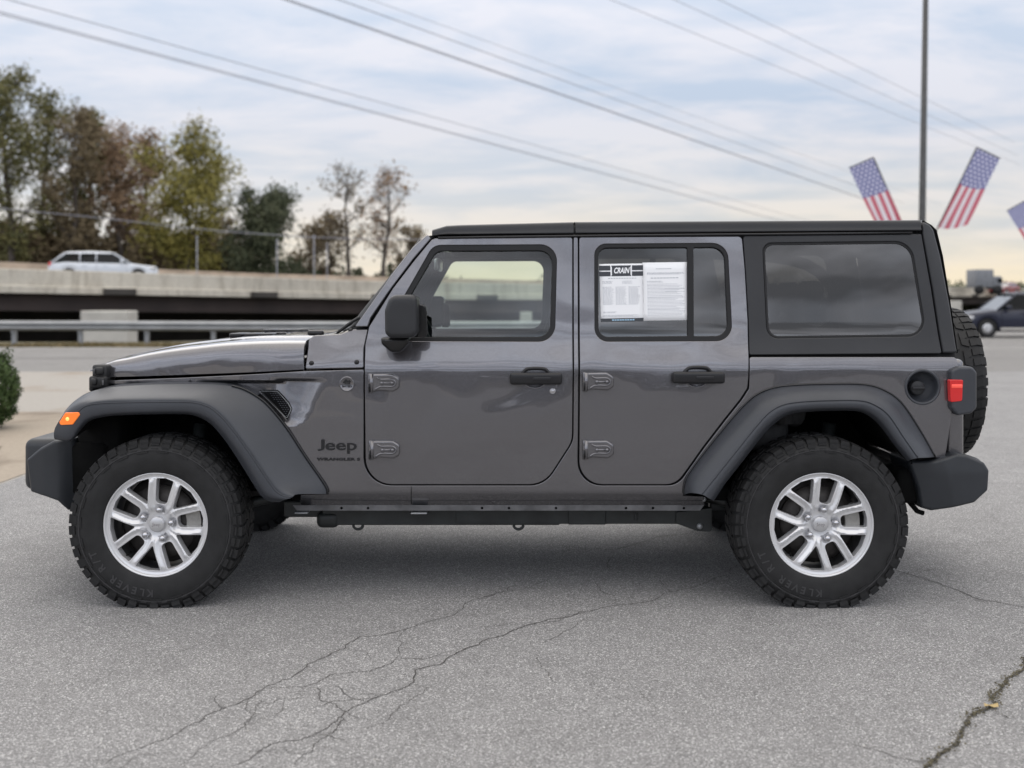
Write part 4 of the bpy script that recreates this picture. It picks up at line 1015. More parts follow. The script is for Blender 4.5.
# hood latches beside the nose
for side in (False, True):
    MIR[0] = side
    m = MB(); yl = 0.232
    def rb(a, b, c_, d, dy0, dy1, r_):
        x0_, z1_ = W(a, c_, yl); x1_, z0_ = W(b, d, yl); m.rbox(x0_, x1_, yl+dy0, yl+dy1, z0_, z1_, r_, 2)
    rb(89, 107.2, 376, 388.4, -0.01, 0.12, 0.012); rb(91.5, 107, 364.8, 379.5, 0.0, 0.12, 0.012); rb(95, 104, 367, 375, -0.014, 0.02, 0.010); rb(92, 98, 378, 385, -0.024, 0, 0.008); rb(101, 106, 377, 386, -0.02, 0, 0.008)
    rb(86, 91, 381, 392, 0.03, 0.2, 0.008)
    m.build('hood_latch', LATCH, suv)
    m = MB(); 
    for px, py in ((95.5, 371), (104.5, 382.5)):
        x_, z_ = W(px, py, yl); m.rbox(x_-0.004, x_+0.004, yl-0.022, yl, z_-0.012, z_+0.012, 0.002, 1)
    m.build('latch_pin', RAIL, suv.children[-1] if False else hood)
MIR[0] = False

# ---- cabin
def seat(name, x, y, w_, zb=0.62, top=1.32, lean=0.22):
    m = MB()
    m.rbox(x-0.28, x+0.24, y-w_/2, y+w_/2, zb, zb+0.17, 0.05, 3)
    M4 = Matrix.Translation((x+0.24, y, zb+0.12)) @ Matrix.Rotation(lean, 4, 'Y')
    m.rbox(-0.07, 0.07, -w_/2, w_/2, 0, top-zb-0.12, 0.05, 3, mat4=M4)
    s_ = m.build(name, TRIM, suv)
    return s_, M4
for y in (0.55, 1.29):
    s_, M4 = seat('front_seat', 0.02, y, 0.50, 0.66, 1.33)
    m = MB(); m.rbox(-0.055, 0.05, -0.13, 0.13, 0.60, 0.78, 0.04, 3, mat4=M4); m.tube([M4 @ Vector((0, -0.05, 0.5)), M4 @ Vector((0, -0.05, 0.64))], 0.008, 6); m.build('headrest', TRIM, s_)
s_, M4 = seat('rear_bench', 1.10, 0.92, 1.22, 0.66, 1.28)
for y in (-0.42, 0, 0.42):
    m = MB(); m.rbox(-0.05, 0.045, y-0.12, y+0.12, 0.56, 0.72, 0.04, 3, mat4=M4); m.build('headrest', TRIM, s_)
m = MB(); m.rbox(-0.86, -0.60, 0.26, 1.58, 0.85, 1.155, 0.05, 3); m.rbox(-0.74, -0.56, 0.30, 0.66, 1.10, 1.195, 0.03, 3); m.build('dashboard', TRIM, suv)
m = MB()
c0 = Vector((-0.39, 0.55, 1.15)); ax = Vector((1, 0, 0.42)).normalized(); u_ = Vector((0, 1, 0)); w2 = ax.cross(u_)
m.tube([c0 + (u_*math.cos(t*math.pi/12) + w2*math.sin(t*math.pi/12))*0.185 for t in range(25)], 0.015, 8)
for t in (0, math.pi, -math.pi/2): m.tube([c0, c0 + (u_*math.cos(t) + w2*math.sin(t))*0.185], 0.014, 6)
m.tube([c0 - ax*0.25, c0], 0.03, 8); m.build('steering_wheel', BUMPER, suv)
# padded roll bars
m = MB()
for s_ in (-1, 1):
    yy = YC + s_*0.60
    m.tube(cr([(-0.40, yy, 1.66), (-0.2, yy, 1.668), (0.3, yy, 1.668), (1.2, yy, 1.665), (1.75, yy, 1.60), (1.95, yy, 1.35), (2.0, yy, 1.0)], 4), 0.035, 10)
    m.tube([(0.36, yy, 1.66), (0.37, YC+s_*0.66, 1.2), (0.37, YC+s_*0.68, 0.6)], 0.045, 10)
    m.tube([(1.15, yy, 1.66), (1.25, YC+s_*0.64, 1.2), (1.3, YC+s_*0.66, 0.8)], 0.04, 10)
    m.tube([(-0.42, yy, 1.66), (-0.70, YC+s_*0.66, 1.30), (-0.80, YC+s_*0.66, 1.15)], 0.035, 10)
for x in (0.36, 1.15): m.tube([(x, YC-0.6, 1.668), (x, YC+0.6, 1.668)], 0.038, 10)
m.build('roll_bar', TRIM, suv)
for y in (0.30, 1.54):
    m = MB(); m.tube([(0.33, y, 1.62), (0.20, y+ (0.02 if y < 1 else -0.02), 1.2), (0.18, y, 0.75)], 0.014, 6); m.build('seat_belt', SHELL, suv)

# ---- dealer papers taped inside the rear door window
def paper(name, corners, label, build):
    yp = yoff(0.0135)
    def pt(u, v, lift=0.0):      # u,v in 0..1 inside the sheet
        (a, b, c_, d) = corners
        px = (a[0]*(1-u)+b[0]*u)*(1-v) + (d[0]*(1-u)+c_[0]*u)*v; py = (a[1]*(1-u)+b[1]*u)*(1-v) + (d[1]*(1-u)+c_[1]*u)*v
        x, y, z = P3(px, py, yp); return (x, y - lift - 0.0004, z)
    m = MB(); n_ = 8
    m.grid([[pt(i/n_, j/n_) for i in range(n_+1)] for j in range(n_+1)])
    o = m.build(name, PAPER); sol = o.modifiers.new('thick', 'SOLIDIFY'); sol.thickness = 0.0003; sol.offset = 1
    tag(o, label, 'paper notice', 'sales papers in the rear door window')
    build(o, pt); return o
def strip(o, pt, name, mat, rects, lift=0.0006):
    m = MB()
    for (u0, v0, u1, v1) in rects:
        k = max(1, int((u1-u0)/0.2))
        m.grid([[pt(u0+(u1-u0)*i/k, v0, lift) for i in range(k+1)], [pt(u0+(u1-u0)*i/k, v1, lift) for i in range(k+1)]])
    c_ = mk(name, m.v, m.f, mat, o, smooth=False); return c_
def lines(rr, u0, u1, v0, v1, n, h_=0.006):
    out = []
    for i in range(n):
        v = v0 + (v1-v0)*i/max(1, n-1); u = u0; end = u1 - rr.random()*0.25*(u1-u0)
        while u < end:
            w_ = 0.02 + rr.random()*0.05; out.append((u, v, min(end, u+w_), v+h_)); u += w_ + 0.012
    return out
def left_sheet(o, pt):
    rr = random.Random(5)
    strip(o, pt, 'header_band', PAPERDK, [(0.0, 0.03, 0.255, 0.115), (0.745, 0.03, 1.0, 0.115), (0.0, 0.135, 0.255, 0.215), (0.745, 0.135, 1.0, 0.215), (0.275, 0.03, 0.725, 0.05), (0.275, 0.195, 0.725, 0.215), (0.0, 0.945, 1.0, 1.0)])
    strip(o, pt, 'header_plate', PAPERDK, [(0.29, 0.045, 0.71, 0.20)], 0.0007)
    v, f = text_mesh('CRAIN', 0.14, 0, 0.005, shear=0.3)
    w_ = max(a for a, b, c in v)-min(a for a, b, c in v)
    mk('header_lettering', [pt(0.5 + a/w_*0.36, 0.122 - b*0.95, 0.0012) for a, b, c in v], [tuple(q) for q in f], PAPER, o, smooth=False)
    strip(o, pt, 'web_line', PAPERBL, [(0.26 + 0.06*i, 0.962, 0.305 + 0.06*i, 0.985) for i in range(9)], 0.0009)
    ls = [(0.2+0.06*i, 0.248, 0.24+0.06*i, 0.258) for i in range(11)]
    ls += lines(rr, 0.06, 0.34, 0.30, 0.335, 3) + lines(rr, 0.52, 0.76, 0.30, 0.335, 3)
    for c_ in (0.06, 0.36, 0.66): ls += lines(rr, c_, c_+0.27, 0.40, 0.70, 17)
    ls += lines(rr, 0.06, 0.40, 0.83, 0.845, 2) + lines(rr, 0.06, 0.95, 0.885, 0.91, 3, 0.004)
    strip(o, pt, 'print_lines', PAPERINK, ls, 0.0007)
def right_sheet(o, pt):
    rr = random.Random(8)
    ls = [(0.3+0.05*i, 0.105, 0.338+0.05*i, 0.116) for i in range(7)]
    ls += lines(rr, 0.10, 0.95, 0.175, 0.20, 3) + [(0.18+0.07*i, 0.262, 0.235+0.07*i, 0.275) for i in range(9)] + lines(rr, 0.1, 0.5, 0.32, 0.335, 2)
    ls += lines(rr, 0.10, 0.92, 0.37, 0.54, 8) + lines(rr, 0.1, 0.95, 0.57, 0.90, 15)
    ls += [(0.5, 0.455, 0.94, 0.459), (0.5, 0.50, 0.94, 0.504), (0.1, 0.60, 0.95, 0.603), (0.1, 0.80, 0.95, 0.803)]
    strip(o, pt, 'print_lines', PAPERINK, ls, 0.0006)
paper('window_paper', [(599, 264), (643, 263.4), (643.5, 321), (601, 321.8)], 'window sheet with the dark CRAIN banner, left of the plain one', left_sheet)
paper('window_paper', [(642.3, 262.6), (687.3, 262), (688, 320.2), (643.3, 320.8)], 'plain printed sheet beside the CRAIN banner sheet in the rear door window', right_sheet)

# ================================================================== THE GROUND
def scene_mat(name, build):
    m = bpy.data.materials.new(name); m.use_nodes = True; t = m.node_tree; b = t.nodes['Principled BSDF']
    co = t.nodes.new('ShaderNodeTexCoord').outputs['Object']; build(t, b, co); return m
def noise_n(t, co, scale, detail=4, rough=0.5, dist=0.0):
    n = t.nodes.new('ShaderNodeTexNoise'); n.inputs['Scale'].default_value = scale; n.inputs['Detail'].default_value = detail; n.inputs['Roughness'].default_value = rough; n.inputs['Distortion'].default_value = dist
    t.links.new(co, n.inputs['Vector']); return n.outputs[0]
def bump_n(t, b, h, strength, dist=0.01):
    bp = t.nodes.new('ShaderNodeBump'); bp.inputs['Strength'].default_value = strength; bp.inputs['Distance'].default_value = dist
    t.links.new(h, bp.inputs['Height']); t.links.new(bp.outputs[0], b.inputs['Normal'])
def asphalt(base, contrast=1.0):
    def f(t, b, co):
        v = t.nodes.new('ShaderNodeTexVoronoi'); v.inputs['Scale'].default_value = 240; t.links.new(co, v.inputs['Vector'])
        sepc = t.nodes.new('ShaderNodeSeparateColor'); t.links.new(v.outputs['Color'], sepc.inputs[0])
        r1 = ramp_n(t, sepc.outputs[0], [(0.0, tuple(c*0.55 for c in base)), (0.55, base), (0.86, tuple(c*1.22 for c in base)), (1.0, tuple(min(.8, c*2.4) for c in base))])
        n1_ = noise_n(t, co, 0.9, 5, 0.6); r2 = ramp_n(t, n1_, [(0.3, 0.93), (0.7, 1.06)])
        n2_ = noise_n(t, co, 110, 4, 0.7); r3 = ramp_n(t, n2_, [(0.3, 0.66), (0.5, 1.0), (0.72, 1.28)])
        c = mix_n(t, 1.0, r1, r2, 'MULTIPLY'); c = mix_n(t, 1.0, c, r3, 'MULTIPLY')
        n4_ = noise_n(t, co, 4.5, 5, 0.7); c = mix_n(t, 1.0, c, ramp_n(t, n4_, [(0.3, 0.90), (0.7, 1.08)]), 'MULTIPLY'); t.links.new(c, b.inputs['Base Color']); b.inputs['Roughness'].default_value = 0.85; b.inputs['Specular IOR Level'].default_value = 0.3
        h = math_n(t, 'ADD', math_n(t, 'MULTIPLY', v.outputs['Distance'], 0.7), n2_)
        bump_n(t, b, h, 0.5, 0.006)
    return f
ASPH = scene_mat('lot_asphalt', asphalt((0.290, 0.286, 0.284)))
ROADM = scene_mat('road_asphalt', asphalt((0.245, 0.238, 0.230)))
def conc(base, stain, sfac=(0.45, 0.7)):
    def f(t, b, co):
        n1_ = noise_n(t, co, 0.55, 6, 0.6, 0.8); n2_ = noise_n(t, co, 22, 5, 0.7)
        c = mix_n(t, ramp_n(t, n1_, [(sfac[0], 0.0), (sfac[1], 1.0)]), base, stain)
        c = mix_n(t, 1.0, c, ramp_n(t, n2_, [(0.3, 0.85), (0.7, 1.1)]), 'MULTIPLY')
        t.links.new(c, b.inputs['Base Color']); b.inputs['Roughness'].default_value = 0.9; bump_n(t, b, n2_, 0.3, 0.005)
    return f
CONC = scene_mat('apron_concrete', conc((0.37, 0.345, 0.31), (0.28, 0.225, 0.165), (0.52, 0.75)))
SAND = scene_mat('sandy_concrete', conc((0.36, 0.305, 0.24), (0.19, 0.15, 0.11), (0.46, 0.64)))
GRASS = scene_mat('verge', conc((0.16, 0.14, 0.075), (0.10, 0.09, 0.045), (0.4, 0.6)))
EARTH = scene_mat('earth', conc((0.085, 0.075, 0.05), (0.05, 0.045, 0.03), (0.4, 0.6)))
BRC = scene_mat('bridge_concrete', conc((0.40, 0.375, 0.325), (0.25, 0.22, 0.18), (0.5, 0.75)))
def streaks(t, b, co):
    mp_ = t.nodes.new('ShaderNodeMapping'); mp_.inputs['Scale'].default_value = (1.6, 1.6, 0.25); t.links.new(co, mp_.inputs[0])
    n1_ = noise_n(t, mp_.outputs[0], 1.3, 6, 0.65); n2_ = noise_n(t, co, 0.12, 3)
    n3_ = noise_n(t, co, 9.0, 4, 0.7)
    c = mix_n(t, ramp_n(t, n1_, [(0.48, 0.0), (0.72, 0.75)]), (0.62, 0.58, 0.50), (0.33, 0.29, 0.23))
    c = mix_n(t, 1.0, c, ramp_n(t, n2_, [(0.3, 0.85), (0.7, 1.12)]), 'MULTIPLY'); c = mix_n(t, 1.0, c, ramp_n(t, n3_, [(0.3, 0.86), (0.7, 1.1)]), 'MULTIPLY')
    t.links.new(c, b.inputs['Base Color']); b.inputs['Roughness'].default_value = 0.9
PARA = scene_mat('parapet_concrete', streaks)
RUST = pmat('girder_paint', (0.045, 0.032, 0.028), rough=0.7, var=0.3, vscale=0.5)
DARKC = pmat('dark_concrete', (0.06, 0.055, 0.05), rough=0.9, var=0.3, vscale=0.6)
CRACKM = pmat('crack_dark', (0.075, 0.070, 0.066), rough=1.0, var=0.3, vscale=40)
TARM = pmat('crack_soil', (0.070, 0.064, 0.052), rough=1.0, var=0.5, vscale=60)

WIRE = pmat('wire', (0.22, 0.22, 0.25), rough=0.6)
WIREL = pmat('wire_pale', (0.36, 0.37, 0.42), rough=0.6)
# bridge centre line (x, y) in metres
BL = [(-80, 20), (-42, 33.0), (-21.2, 43.5), (-7.7, 54.5), (10, 69.5), (30, 90.0), (55, 116), (110, 168), (220, 265)]
BLS = cr(BL, 8)
def bdist(x, y):
    best = 1e9
    for (ax_, ay_), (bx_, by_) in zip(BLS, BLS[1:]):
        dx, dy = bx_-ax_, by_-ay_; t = max(0, min(1, ((x-ax_)*dx+(y-ay_)*dy)/(dx*dx+dy*dy)))
        d = math.hypot(x-ax_-t*dx, y-ay_-t*dy)
        if d < best: best = d
    return best
# terrain sheet: flat, with the sunken road under the bridge, out to the horizon
xs = [-3000, -1200, -500, -250, -160] + [-120+4*i for i in range(61)] + [140, 170, 210, 260, 400, 800, 1600, 3000]
ys = [-3000, -800, -200, -60, -20, 0, 10, 18, 24] + [26+2.5*i for i in range(60)] + [190, 220, 260, 330, 500, 1000, 2000, 4500]
v = []
for y in ys:
    for x in xs:
        d = bdist(x, y + 0) if -130 < x < 230 and y > 15 else 99
        behind = False
        z = -0.012 - 3.2*sst(13.0, 8.5, d)
        if d < 20: z = -0.012 - 3.2*sst(15.5, 9.0, d)
        v.append((x, y, z))
nx = len(xs); f = [(j*nx+i, j*nx+i+1, (j+1)*nx+i+1, (j+1)*nx+i) for j in range(len(ys)-1) for i in range(nx-1)]
tag(mk('ground', v, f, EARTH), kind='structure')
def sheet(name, pts, z, mat, sub=1):
    m = MB(); m.add([(x, y, z) for x, y in pts], [tuple(range(len(pts)))]); o = m.build(name, mat, smooth=False); return tag(o, kind='structure')
sheet('asphalt_lot', [(-3.86, -40), (60, -40), (60, 15.9), (-3.86, 15.9)], 0.0, ASPH)
sheet('concrete_apron', [(-40, -40), (-3.864, -40), (-3.864, 15.9), (-40, 15.9)], -0.004, CONC)
sheet('road', [(-60, 15.9), (62, 15.9), (62, 26.6), (-60, 26.6)], -0.004, ROADM)
sheet('verge', [(-60, 26.6), (8, 26.6), (8, 30.5), (-60, 30.5)], -0.006, GRASS)
sheet('asphalt_lot', [(8, 15.902), (62, 15.902), (62, 60), (20, 60), (8, 50)], 0.0, ROADM)
# sandy, tyre-marked strip around the planting bed
m = MB(); o_ = []
rs_ = random.Random(3)
poly = [(-3.9, 2.2), (-3.9, 7.6), (-4.6, 8.2), (-7, 8.6), (-12, 8.8), (-12, 1.0), (-6, 1.6)]
sheet('sandy_patch', poly, 0.0, SAND)
m = MB()
for k in range(5):
    a0 = -7.0 + 0.28*k; pts = [(-9.0, 8.0-0.4*k), (-6.6, 7.0-0.25*k), (-5.1-0.03*k, 5.6-0.12*k), (-4.75+0.1*k, 4.6-0.2*k), (-5.0+0.2*k, 3.2-0.3*k), (-6.2, 2.0-0.1*k)]
    c_ = cr(pts, 10)
    for i, (p, q) in enumerate(zip(c_, c_[1:])):
        if rs_.random() < 0.25: continue
        w_ = 0.03 + 0.06*rs_.random(); d = Vector((q[0]-p[0], q[1]-p[1])).normalized(); n_ = Vector((-d.y, d.x))*w_
        m.add([(p[0]+n_.x, p[1]+n_.y, 0.004), (p[0]-n_.x, p[1]-n_.y, 0.004), (q[0]-n_.x*0.8, q[1]-n_.y*0.8, 0.004), (q[0]+n_.x*0.8, q[1]+n_.y*0.8, 0.004)], [(0,1,2,3)])
DIRT = scene_mat('dirt_stain', conc((0.22, 0.18, 0.135), (0.15, 0.12, 0.09), (0.4, 0.6)))
tag(m.build('dirt_stains', DIRT, smooth=False), kind='structure')
# road centre joint and edge line
PAINTW = pmat('road_paint', (0.55, 0.54, 0.50), rough=0.8, var=0.25, vscale=3)
m = MB(); m.box(-60, 62, 26.0, 26.12, -0.003, 0.0005); tag(m.build('edge_line', PAINTW, smooth=False), kind='structure')
m = MB(); m.box(-60, 62, 20.6, 20.66, -0.003, 0.0005); tag(m.build('road_seam', CRACKM, smooth=False), kind='structure')

# ---- cracks in the lot, thin irregular ribbons
def gpx(px, py): 
    s = CAMH/(py-HY); return ((px-CX)*s, F*s - D0)
def frac(pts, rr, amp=0.16, lev=4):
    for _ in range(lev):
        out = [pts[0]]
        for a, b in zip(pts, pts[1:]):
            d = math.dist(a, b); mx_ = (a[0]+b[0])/2 + (rr.random()-0.5)*amp*d*1.2; my_ = (a[1]+b[1])/2 + (rr.random()-0.5)*amp*d*1.2; out += [(mx_, my_), b]
        pts = out
    return pts
def ribbon(m, pts, w0, rr, z=0.0022, wob=0.6, taper=True):
    v = []; f = []; n = len(pts)
    for i, p in enumerate(pts):
        a = pts[max(0, i-1)]; b = pts[min(n-1, i+1)]; d = Vector((b[0]-a[0], b[1]-a[1]))
        if d.length < 1e-6: d = Vector((1, 0))
        d.normalize(); nn = Vector((-d.y, d.x)); t = i/(n-1)
        w_ = w0*(1-wob/2+wob*rr.random())*0.5*((0.65+0.35*math.sin(math.pi*min(1, max(0, t))) ) if taper else 1)
        v += [(p[0]+nn.x*w_, p[1]+nn.y*w_, z), (p[0]-nn.x*w_, p[1]-nn.y*w_, z)]
    for i in range(n-1): f.append((2*i, 2*i+1, 2*i+3, 2*i+2))
    m.add(v, f)
CR = [
 ([(105,765),(150,745),(200,722),(235,705),(265,687),(300,672),(330,655),(360,637),(400,631),(435,620),(470,602),(500,592)], 5),
 ([(237,765),(270,745),(320,732),(345,712),(370,700),(400,690),(415,670),(440,665),(480,645),(512,631),(542,622),(580,612),(602,608),(642,603),(672,592),(712,580),(737,565)], 6),
 ([(265,689),(305,687),(330,675),(370,672),(395,660),(425,659),(452,652)], 4),
 ([(317,687),(320,700),(345,712)], 4),
 ([(295,765),(320,740),(345,720)], 4),
 ([(380,725),(410,700),(430,687)], 3),
 ([(180,765),(215,740),(240,730),(255,712),(262,700)], 3),
 ([(500,592),(542,582),(562,578)], 4), ([(552,545),(612,550),(677,535),(700,530)], 6),
 ([(614,555),(612,570)], 4), ([(594,582),(600,590),(612,595)], 4),
 ([(894,570),(912,575),(947,587),(982,600),(1024,607),(1060,612)], 7),
 ([(537,655),(549,675),(556,684)], 3), ([(542,645),(567,630),(590,618)], 3),
 ([(847,745),(882,752),(922,762)], 4), ([(395,660),(398,640),(404,632)], 3), ([(1024,350),(990,352),(950,351)], 14), ([(640,690),(648,700),(655,712)], 2),
 ([(150,660),(190,648),(225,640)], 2), ([(960,500),(1000,505),(1040,503)], 3),
]
rr = random.Random(21); m = MB()
for pts, w_ in CR:
    g_ = [gpx(*p) for p in pts]; q = frac(g_, rr, 0.22, 4); ribbon(m, q, w_*0.00072, rr)
    # short side branches
    for _ in range(max(1, len(pts)//2)):
        i = rr.randrange(len(q)); a = rr.random()*6.28; L = 0.05+rr.random()*0.28
        b = frac([q[i], (q[i][0]+L*math.cos(a), q[i][1]+L*math.sin(a))], rr, 0.4, 3); ribbon(m, b, w_*0.00045, rr, 0.0026)
tag(m.build('asphalt_cracks', CRACKM, smooth=False), kind='structure')
m = MB(); main = frac([gpx(*p) for p in [(1060,640),(1024,670),(1000,690),(993,708),(962,730),(937,757),(915,782)]], rr, 0.14, 5)
ribbon(m, main, 0.010, rr, 0.0030, 1.7, False)
b = frac([gpx(993, 708), gpx(1004, 716), gpx(1010, 719)], rr, 0.3, 3); ribbon(m, b, 0.004, rr, 0.0034)
tag(m.build('weedy_crack', TARM, smooth=False), kind='structure')
MOSS = pmat('moss', (0.13, 0.115, 0.075), rough=1.0, var=0.5, vscale=50)
m = MB()
for _ in range(520):
    p = main[rr.randrange(len(main))]; x = p[0]+rr.gauss(0, 0.012); y = p[1]+rr.gauss(0, 0.012); s = 0.0015+rr.random()*0.004
    a = rr.random()*6.28; m.add([(x+s*math.cos(a+k*2.09), y+s*math.sin(a+k*2.09), 0.0045) for k in range(3)] + [(x+rr.gauss(0, .003), y+rr.gauss(0, .003), 0.0045+s*1.3)], [(0,1,3),(1,2,3),(2,0,3)])
tag(m.build('moss_in_crack', MOSS, smooth=False), kind='stuff')
LEAFM = pmat('dry_leaf', (0.48, 0.36, 0.17), rough=0.8, var=0.2)
x, y = gpx(990, 708); m = MB(); m.grid([[(x+0.016*(i-1.5)+0.004*j, y+0.012*(j-1), 0.010+0.004*math.sin(i*2+j)) for i in range(4)] for j in range(3)])
tag(m.build('fallen_leaf', LEAFM), 'small tan dry leaf lying on the mossy crack in the asphalt', 'leaf')
# scattered grit
m = MB()
for _ in range(900):
    px, py = rr.uniform(-40, 1064), rr.uniform(560, 790); x, y = gpx(px, py); s = 0.001+rr.random()**3*0.0035
    v = [(x+s*math.cos(k*1.57+px), y+s*math.sin(k*1.57+px), 0.0015) for k in range(4)]+[(x, y, 0.0015+s)]; m.add(v, [(0,1,4),(1,2,4),(2,3,4),(3,0,4)])
GRIT = pmat('grit', (0.42, 0.40, 0.37), rough=0.9, var=0.5, vscale=30)
tag(m.build('grit', GRIT, smooth=False), kind='stuff')

# ================================================================== LEAVES AND TREES
def leafmat(name, c1, c2):
    def f(t, b, co):
        n_ = noise_n(t, co, 1.7, 3); n2_ = noise_n(t, co, 14, 2)
        c = mix_n(t, ramp_n(t, n_, [(0.35, 0.0), (0.65, 1.0)]), c1, c2); c = mix_n(t, 1.0, c, ramp_n(t, n2_, [(0.3, 0.7), (0.7, 1.25)]), 'MULTIPLY')
        t.links.new(c, b.inputs['Base Color']); b.inputs['Roughness'].default_value = 0.7; b.inputs['Specular IOR Level'].default_value = 0.2
    return scene_mat(name, f)
BARK = pmat('bark', (0.095, 0.080, 0.068), rough=0.95, var=0.35, vscale=3)
L_GREEN = leafmat('leaves_olive', (0.094, 0.099, 0.044), (0.189, 0.171, 0.066))
L_DARK = leafmat('leaves_dark', (0.056, 0.069, 0.040), (0.094, 0.102, 0.056))
L_YEL = leafmat('leaves_yellowing', (0.155, 0.149, 0.044), (0.277, 0.238, 0.061))
L_RED = leafmat('leaves_rust', (0.225, 0.150, 0.098), (0.31, 0.215, 0.135))
L_BROWN = leafmat('leaves_brown', (0.144, 0.111, 0.066), (0.211, 0.166, 0.099))
def tree(name, x, y, h, w_, leafm, label, seed, dens=1.0, leaf=0.22, bare=0.0, trunk_r=0.22, crown0=0.25, group='trees beyond the overpass', lean=0.0, zb=-0.1, nlimb=16):
    r_ = random.Random(seed); root = empty(name, (x, y, zb), label, 'tree', group)
    tm = MB(); tips = []
    # trunk
    tp = []; px_, py_ = 0.0, 0.0
    for i in range(9):
        t = i/8; tp.append((x+px_+lean*t*h, y+py_, zb+t*h*0.92)); px_ += r_.gauss(0, 0.012)*h; py_ += r_.gauss(0, 0.012)*h
    tm.tube(tp, [trunk_r*(1-0.88*i/8) for i in range(9)], 7)
    for k in range(nlimb):
        t = crown0 + (0.98-crown0)*(k+r_.random())/nlimb; i = min(7, int(t*8)); fr = t*8-i
        b = Vector(tp[i]).lerp(Vector(tp[i+1]), fr)
        az = r_.random()*6.283; env = math.sin(math.pi*min(1, max(0.05, (t-crown0*0.6)/(1.08-crown0*0.6))))**0.6
        L = w_*0.5*env*(0.65+0.5*r_.random()); up = 0.35+0.55*r_.random()+0.4*t
        d = Vector((math.cos(az), math.sin(az), up)).normalized(); pts = [b]; p = b.copy()
        for s_ in range(4):
            d = (d + Vector((r_.gauss(0, .14), r_.gauss(0, .14), r_.gauss(0.03, .10)))).normalized(); p = p + d*L/4*1.1; pts.append(p.copy())
        rr0 = trunk_r*(1-0.85*t)*0.5+0.015
        tm.tube(pts, [rr0, rr0*0.75, rr0*0.5, rr0*0.32, rr0*0.16], 5)
        for s_ in range(1, 5):
            for q in range(2 if bare < 0.5 else 4):
                d2 = (d*0.5 + Vector((r_.gauss(0, .7), r_.gauss(0, .7), r_.gauss(0.25, .5)))).normalized(); e = pts[s_] + d2*L*(0.22+0.22*r_.random())
                mid_ = (pts[s_]+e)/2 + Vector((r_.gauss(0,.05), r_.gauss(0,.05), r_.gauss(0,.05)))*L
                tm.tube([pts[s_], mid_, e], [rr0*0.28, rr0*0.18, 0.008], 4, cap=False); tips.append((e, L)); tips.append((mid_, L))
                if bare >= 0.5:
                    for _ in range(3):
                        e2 = e + Vector((r_.gauss(0, .5), r_.gauss(0, .5), r_.gauss(0.4, .5))).normalized()*L*0.18; tm.tube([e, e2], [0.014, 0.006], 3, cap=False); tips.append((e2, L*0.6))
    tm.build('trunk', BARK, root)
    lv = []; lf = []
    for (c_, L) in tips:
        if r_.random() < bare: continue
        n_ = int(dens*(26+14*r_.random())); sp_ = 0.12*w_*(0.55+0.6*r_.random())**1.0*0.75
        for _ in range(n_):
            p = c_ + Vector((r_.gauss(0, sp_), r_.gauss(0, sp_), r_.gauss(0, sp_*0.75)))
            a = Vector((r_.gauss(0,1), r_.gauss(0,1), r_.gauss(0,1))).normalized(); b = a.orthogonal().normalized(); s_ = leaf*(0.5+0.8*r_.random())
            k = len(lv); lv += [p+a*s_, p+b*s_*0.6, p-a*s_, p-b*s_*0.6]; lf.append((k, k+1, k+2, k+3))
    if lv: mk('crown', lv, lf, leafm, root, smooth=False)
    return root
def tx(px, dep): return (px-CX)*dep/F
TREES = [ # px, depth, top px y, width m, mat, seed, dens, bare, label, crown0
 (-38, 92, 62, 8.5, L_GREEN, 1, 1.0, 0.12, 'tall olive green tree cut by the left edge of the photo', 0.2),
 (4, 88, 68, 7.0, L_GREEN, 2, 0.9, 0.25, 'tallest tree of the left row, thin olive crown with sky showing through', 0.25),
 (38, 96, 86, 6.5, L_GREEN, 3, 0.9, 0.22, 'tall thin olive tree second in from the left end of the row', 0.22),
 (70, 90, 100, 5.6, L_BROWN, 4, 0.9, 0.22, 'brownish tree with narrow crown between two olive ones above the white car', 0.2),
 (92, 98, 112, 5.6, L_GREEN, 5, 1.0, 0.15, 'olive tree with twin tops just left of the rust coloured one', 0.2),
 (120, 94, 128, 6.0, L_RED, 6, 0.75, 0.28, 'rust red autumn tree in the left row', 0.40),
 (143, 100, 128, 6.0, L_RED, 7, 0.6, 0.30, 'half bare reddish tree standing behind the yellow green one', 0.42),
 (182, 90, 143, 8.4, L_YEL, 8, 1.5, 0.05, 'broad dense yellow green tree at the right end of the left row', 0.12),
 (208, 104, 185, 5.0, L_GREEN, 9, 0.5, 0.45, 'thin sparse tree beside the broad yellow green tree', 0.2),
 (266, 92, 200, 6.6, L_DARK, 10, 1.9, 0.05, 'dark green dense round tree standing alone right of the left row', 0.05),
 (228, 96, 215, 3.4, L_BROWN, 11, 0.2, 0.85, 'slender bare grey tree left of the dark round tree', 0.3),
 (312, 98, 226, 4.4, L_BROWN, 12, 0.25, 0.7, 'low bare tree right of the dark round tree', 0.25),
 (330, 96, 214, 3.6, L_BROWN, 13, 0.2, 0.8, 'second low bare tree, left of the two tall bare ones', 0.3),
 (349, 90, 165, 4.6, L_BROWN, 14, 0.22, 0.90, 'tall nearly bare tree, the left one of the pair near the windscreen', 0.45),
 (383, 90, 166, 5.2, L_RED, 15, 0.22, 0.88, 'tall nearly bare tree with rusty leaves, right one of the pair near the windscreen', 0.38),
 (412, 96, 225, 3.6, L_BROWN, 16, 0.2, 0.75, 'small bare tree just left of the windscreen pillar', 0.3),
]
for (px, dep, ty, w_, lm, sd_, dn, br, lab, c0_) in TREES:
    h = (HY-ty)*dep/F + CAMH + 0.1
    tree('tree', tx(px, dep), dep-D0, h, w_, lm, lab, sd_, dens=dn, bare=br, crown0=c0_, trunk_r=0.10+0.013*h, leaf=0.155, nlimb=18 if br < 0.5 else 13)
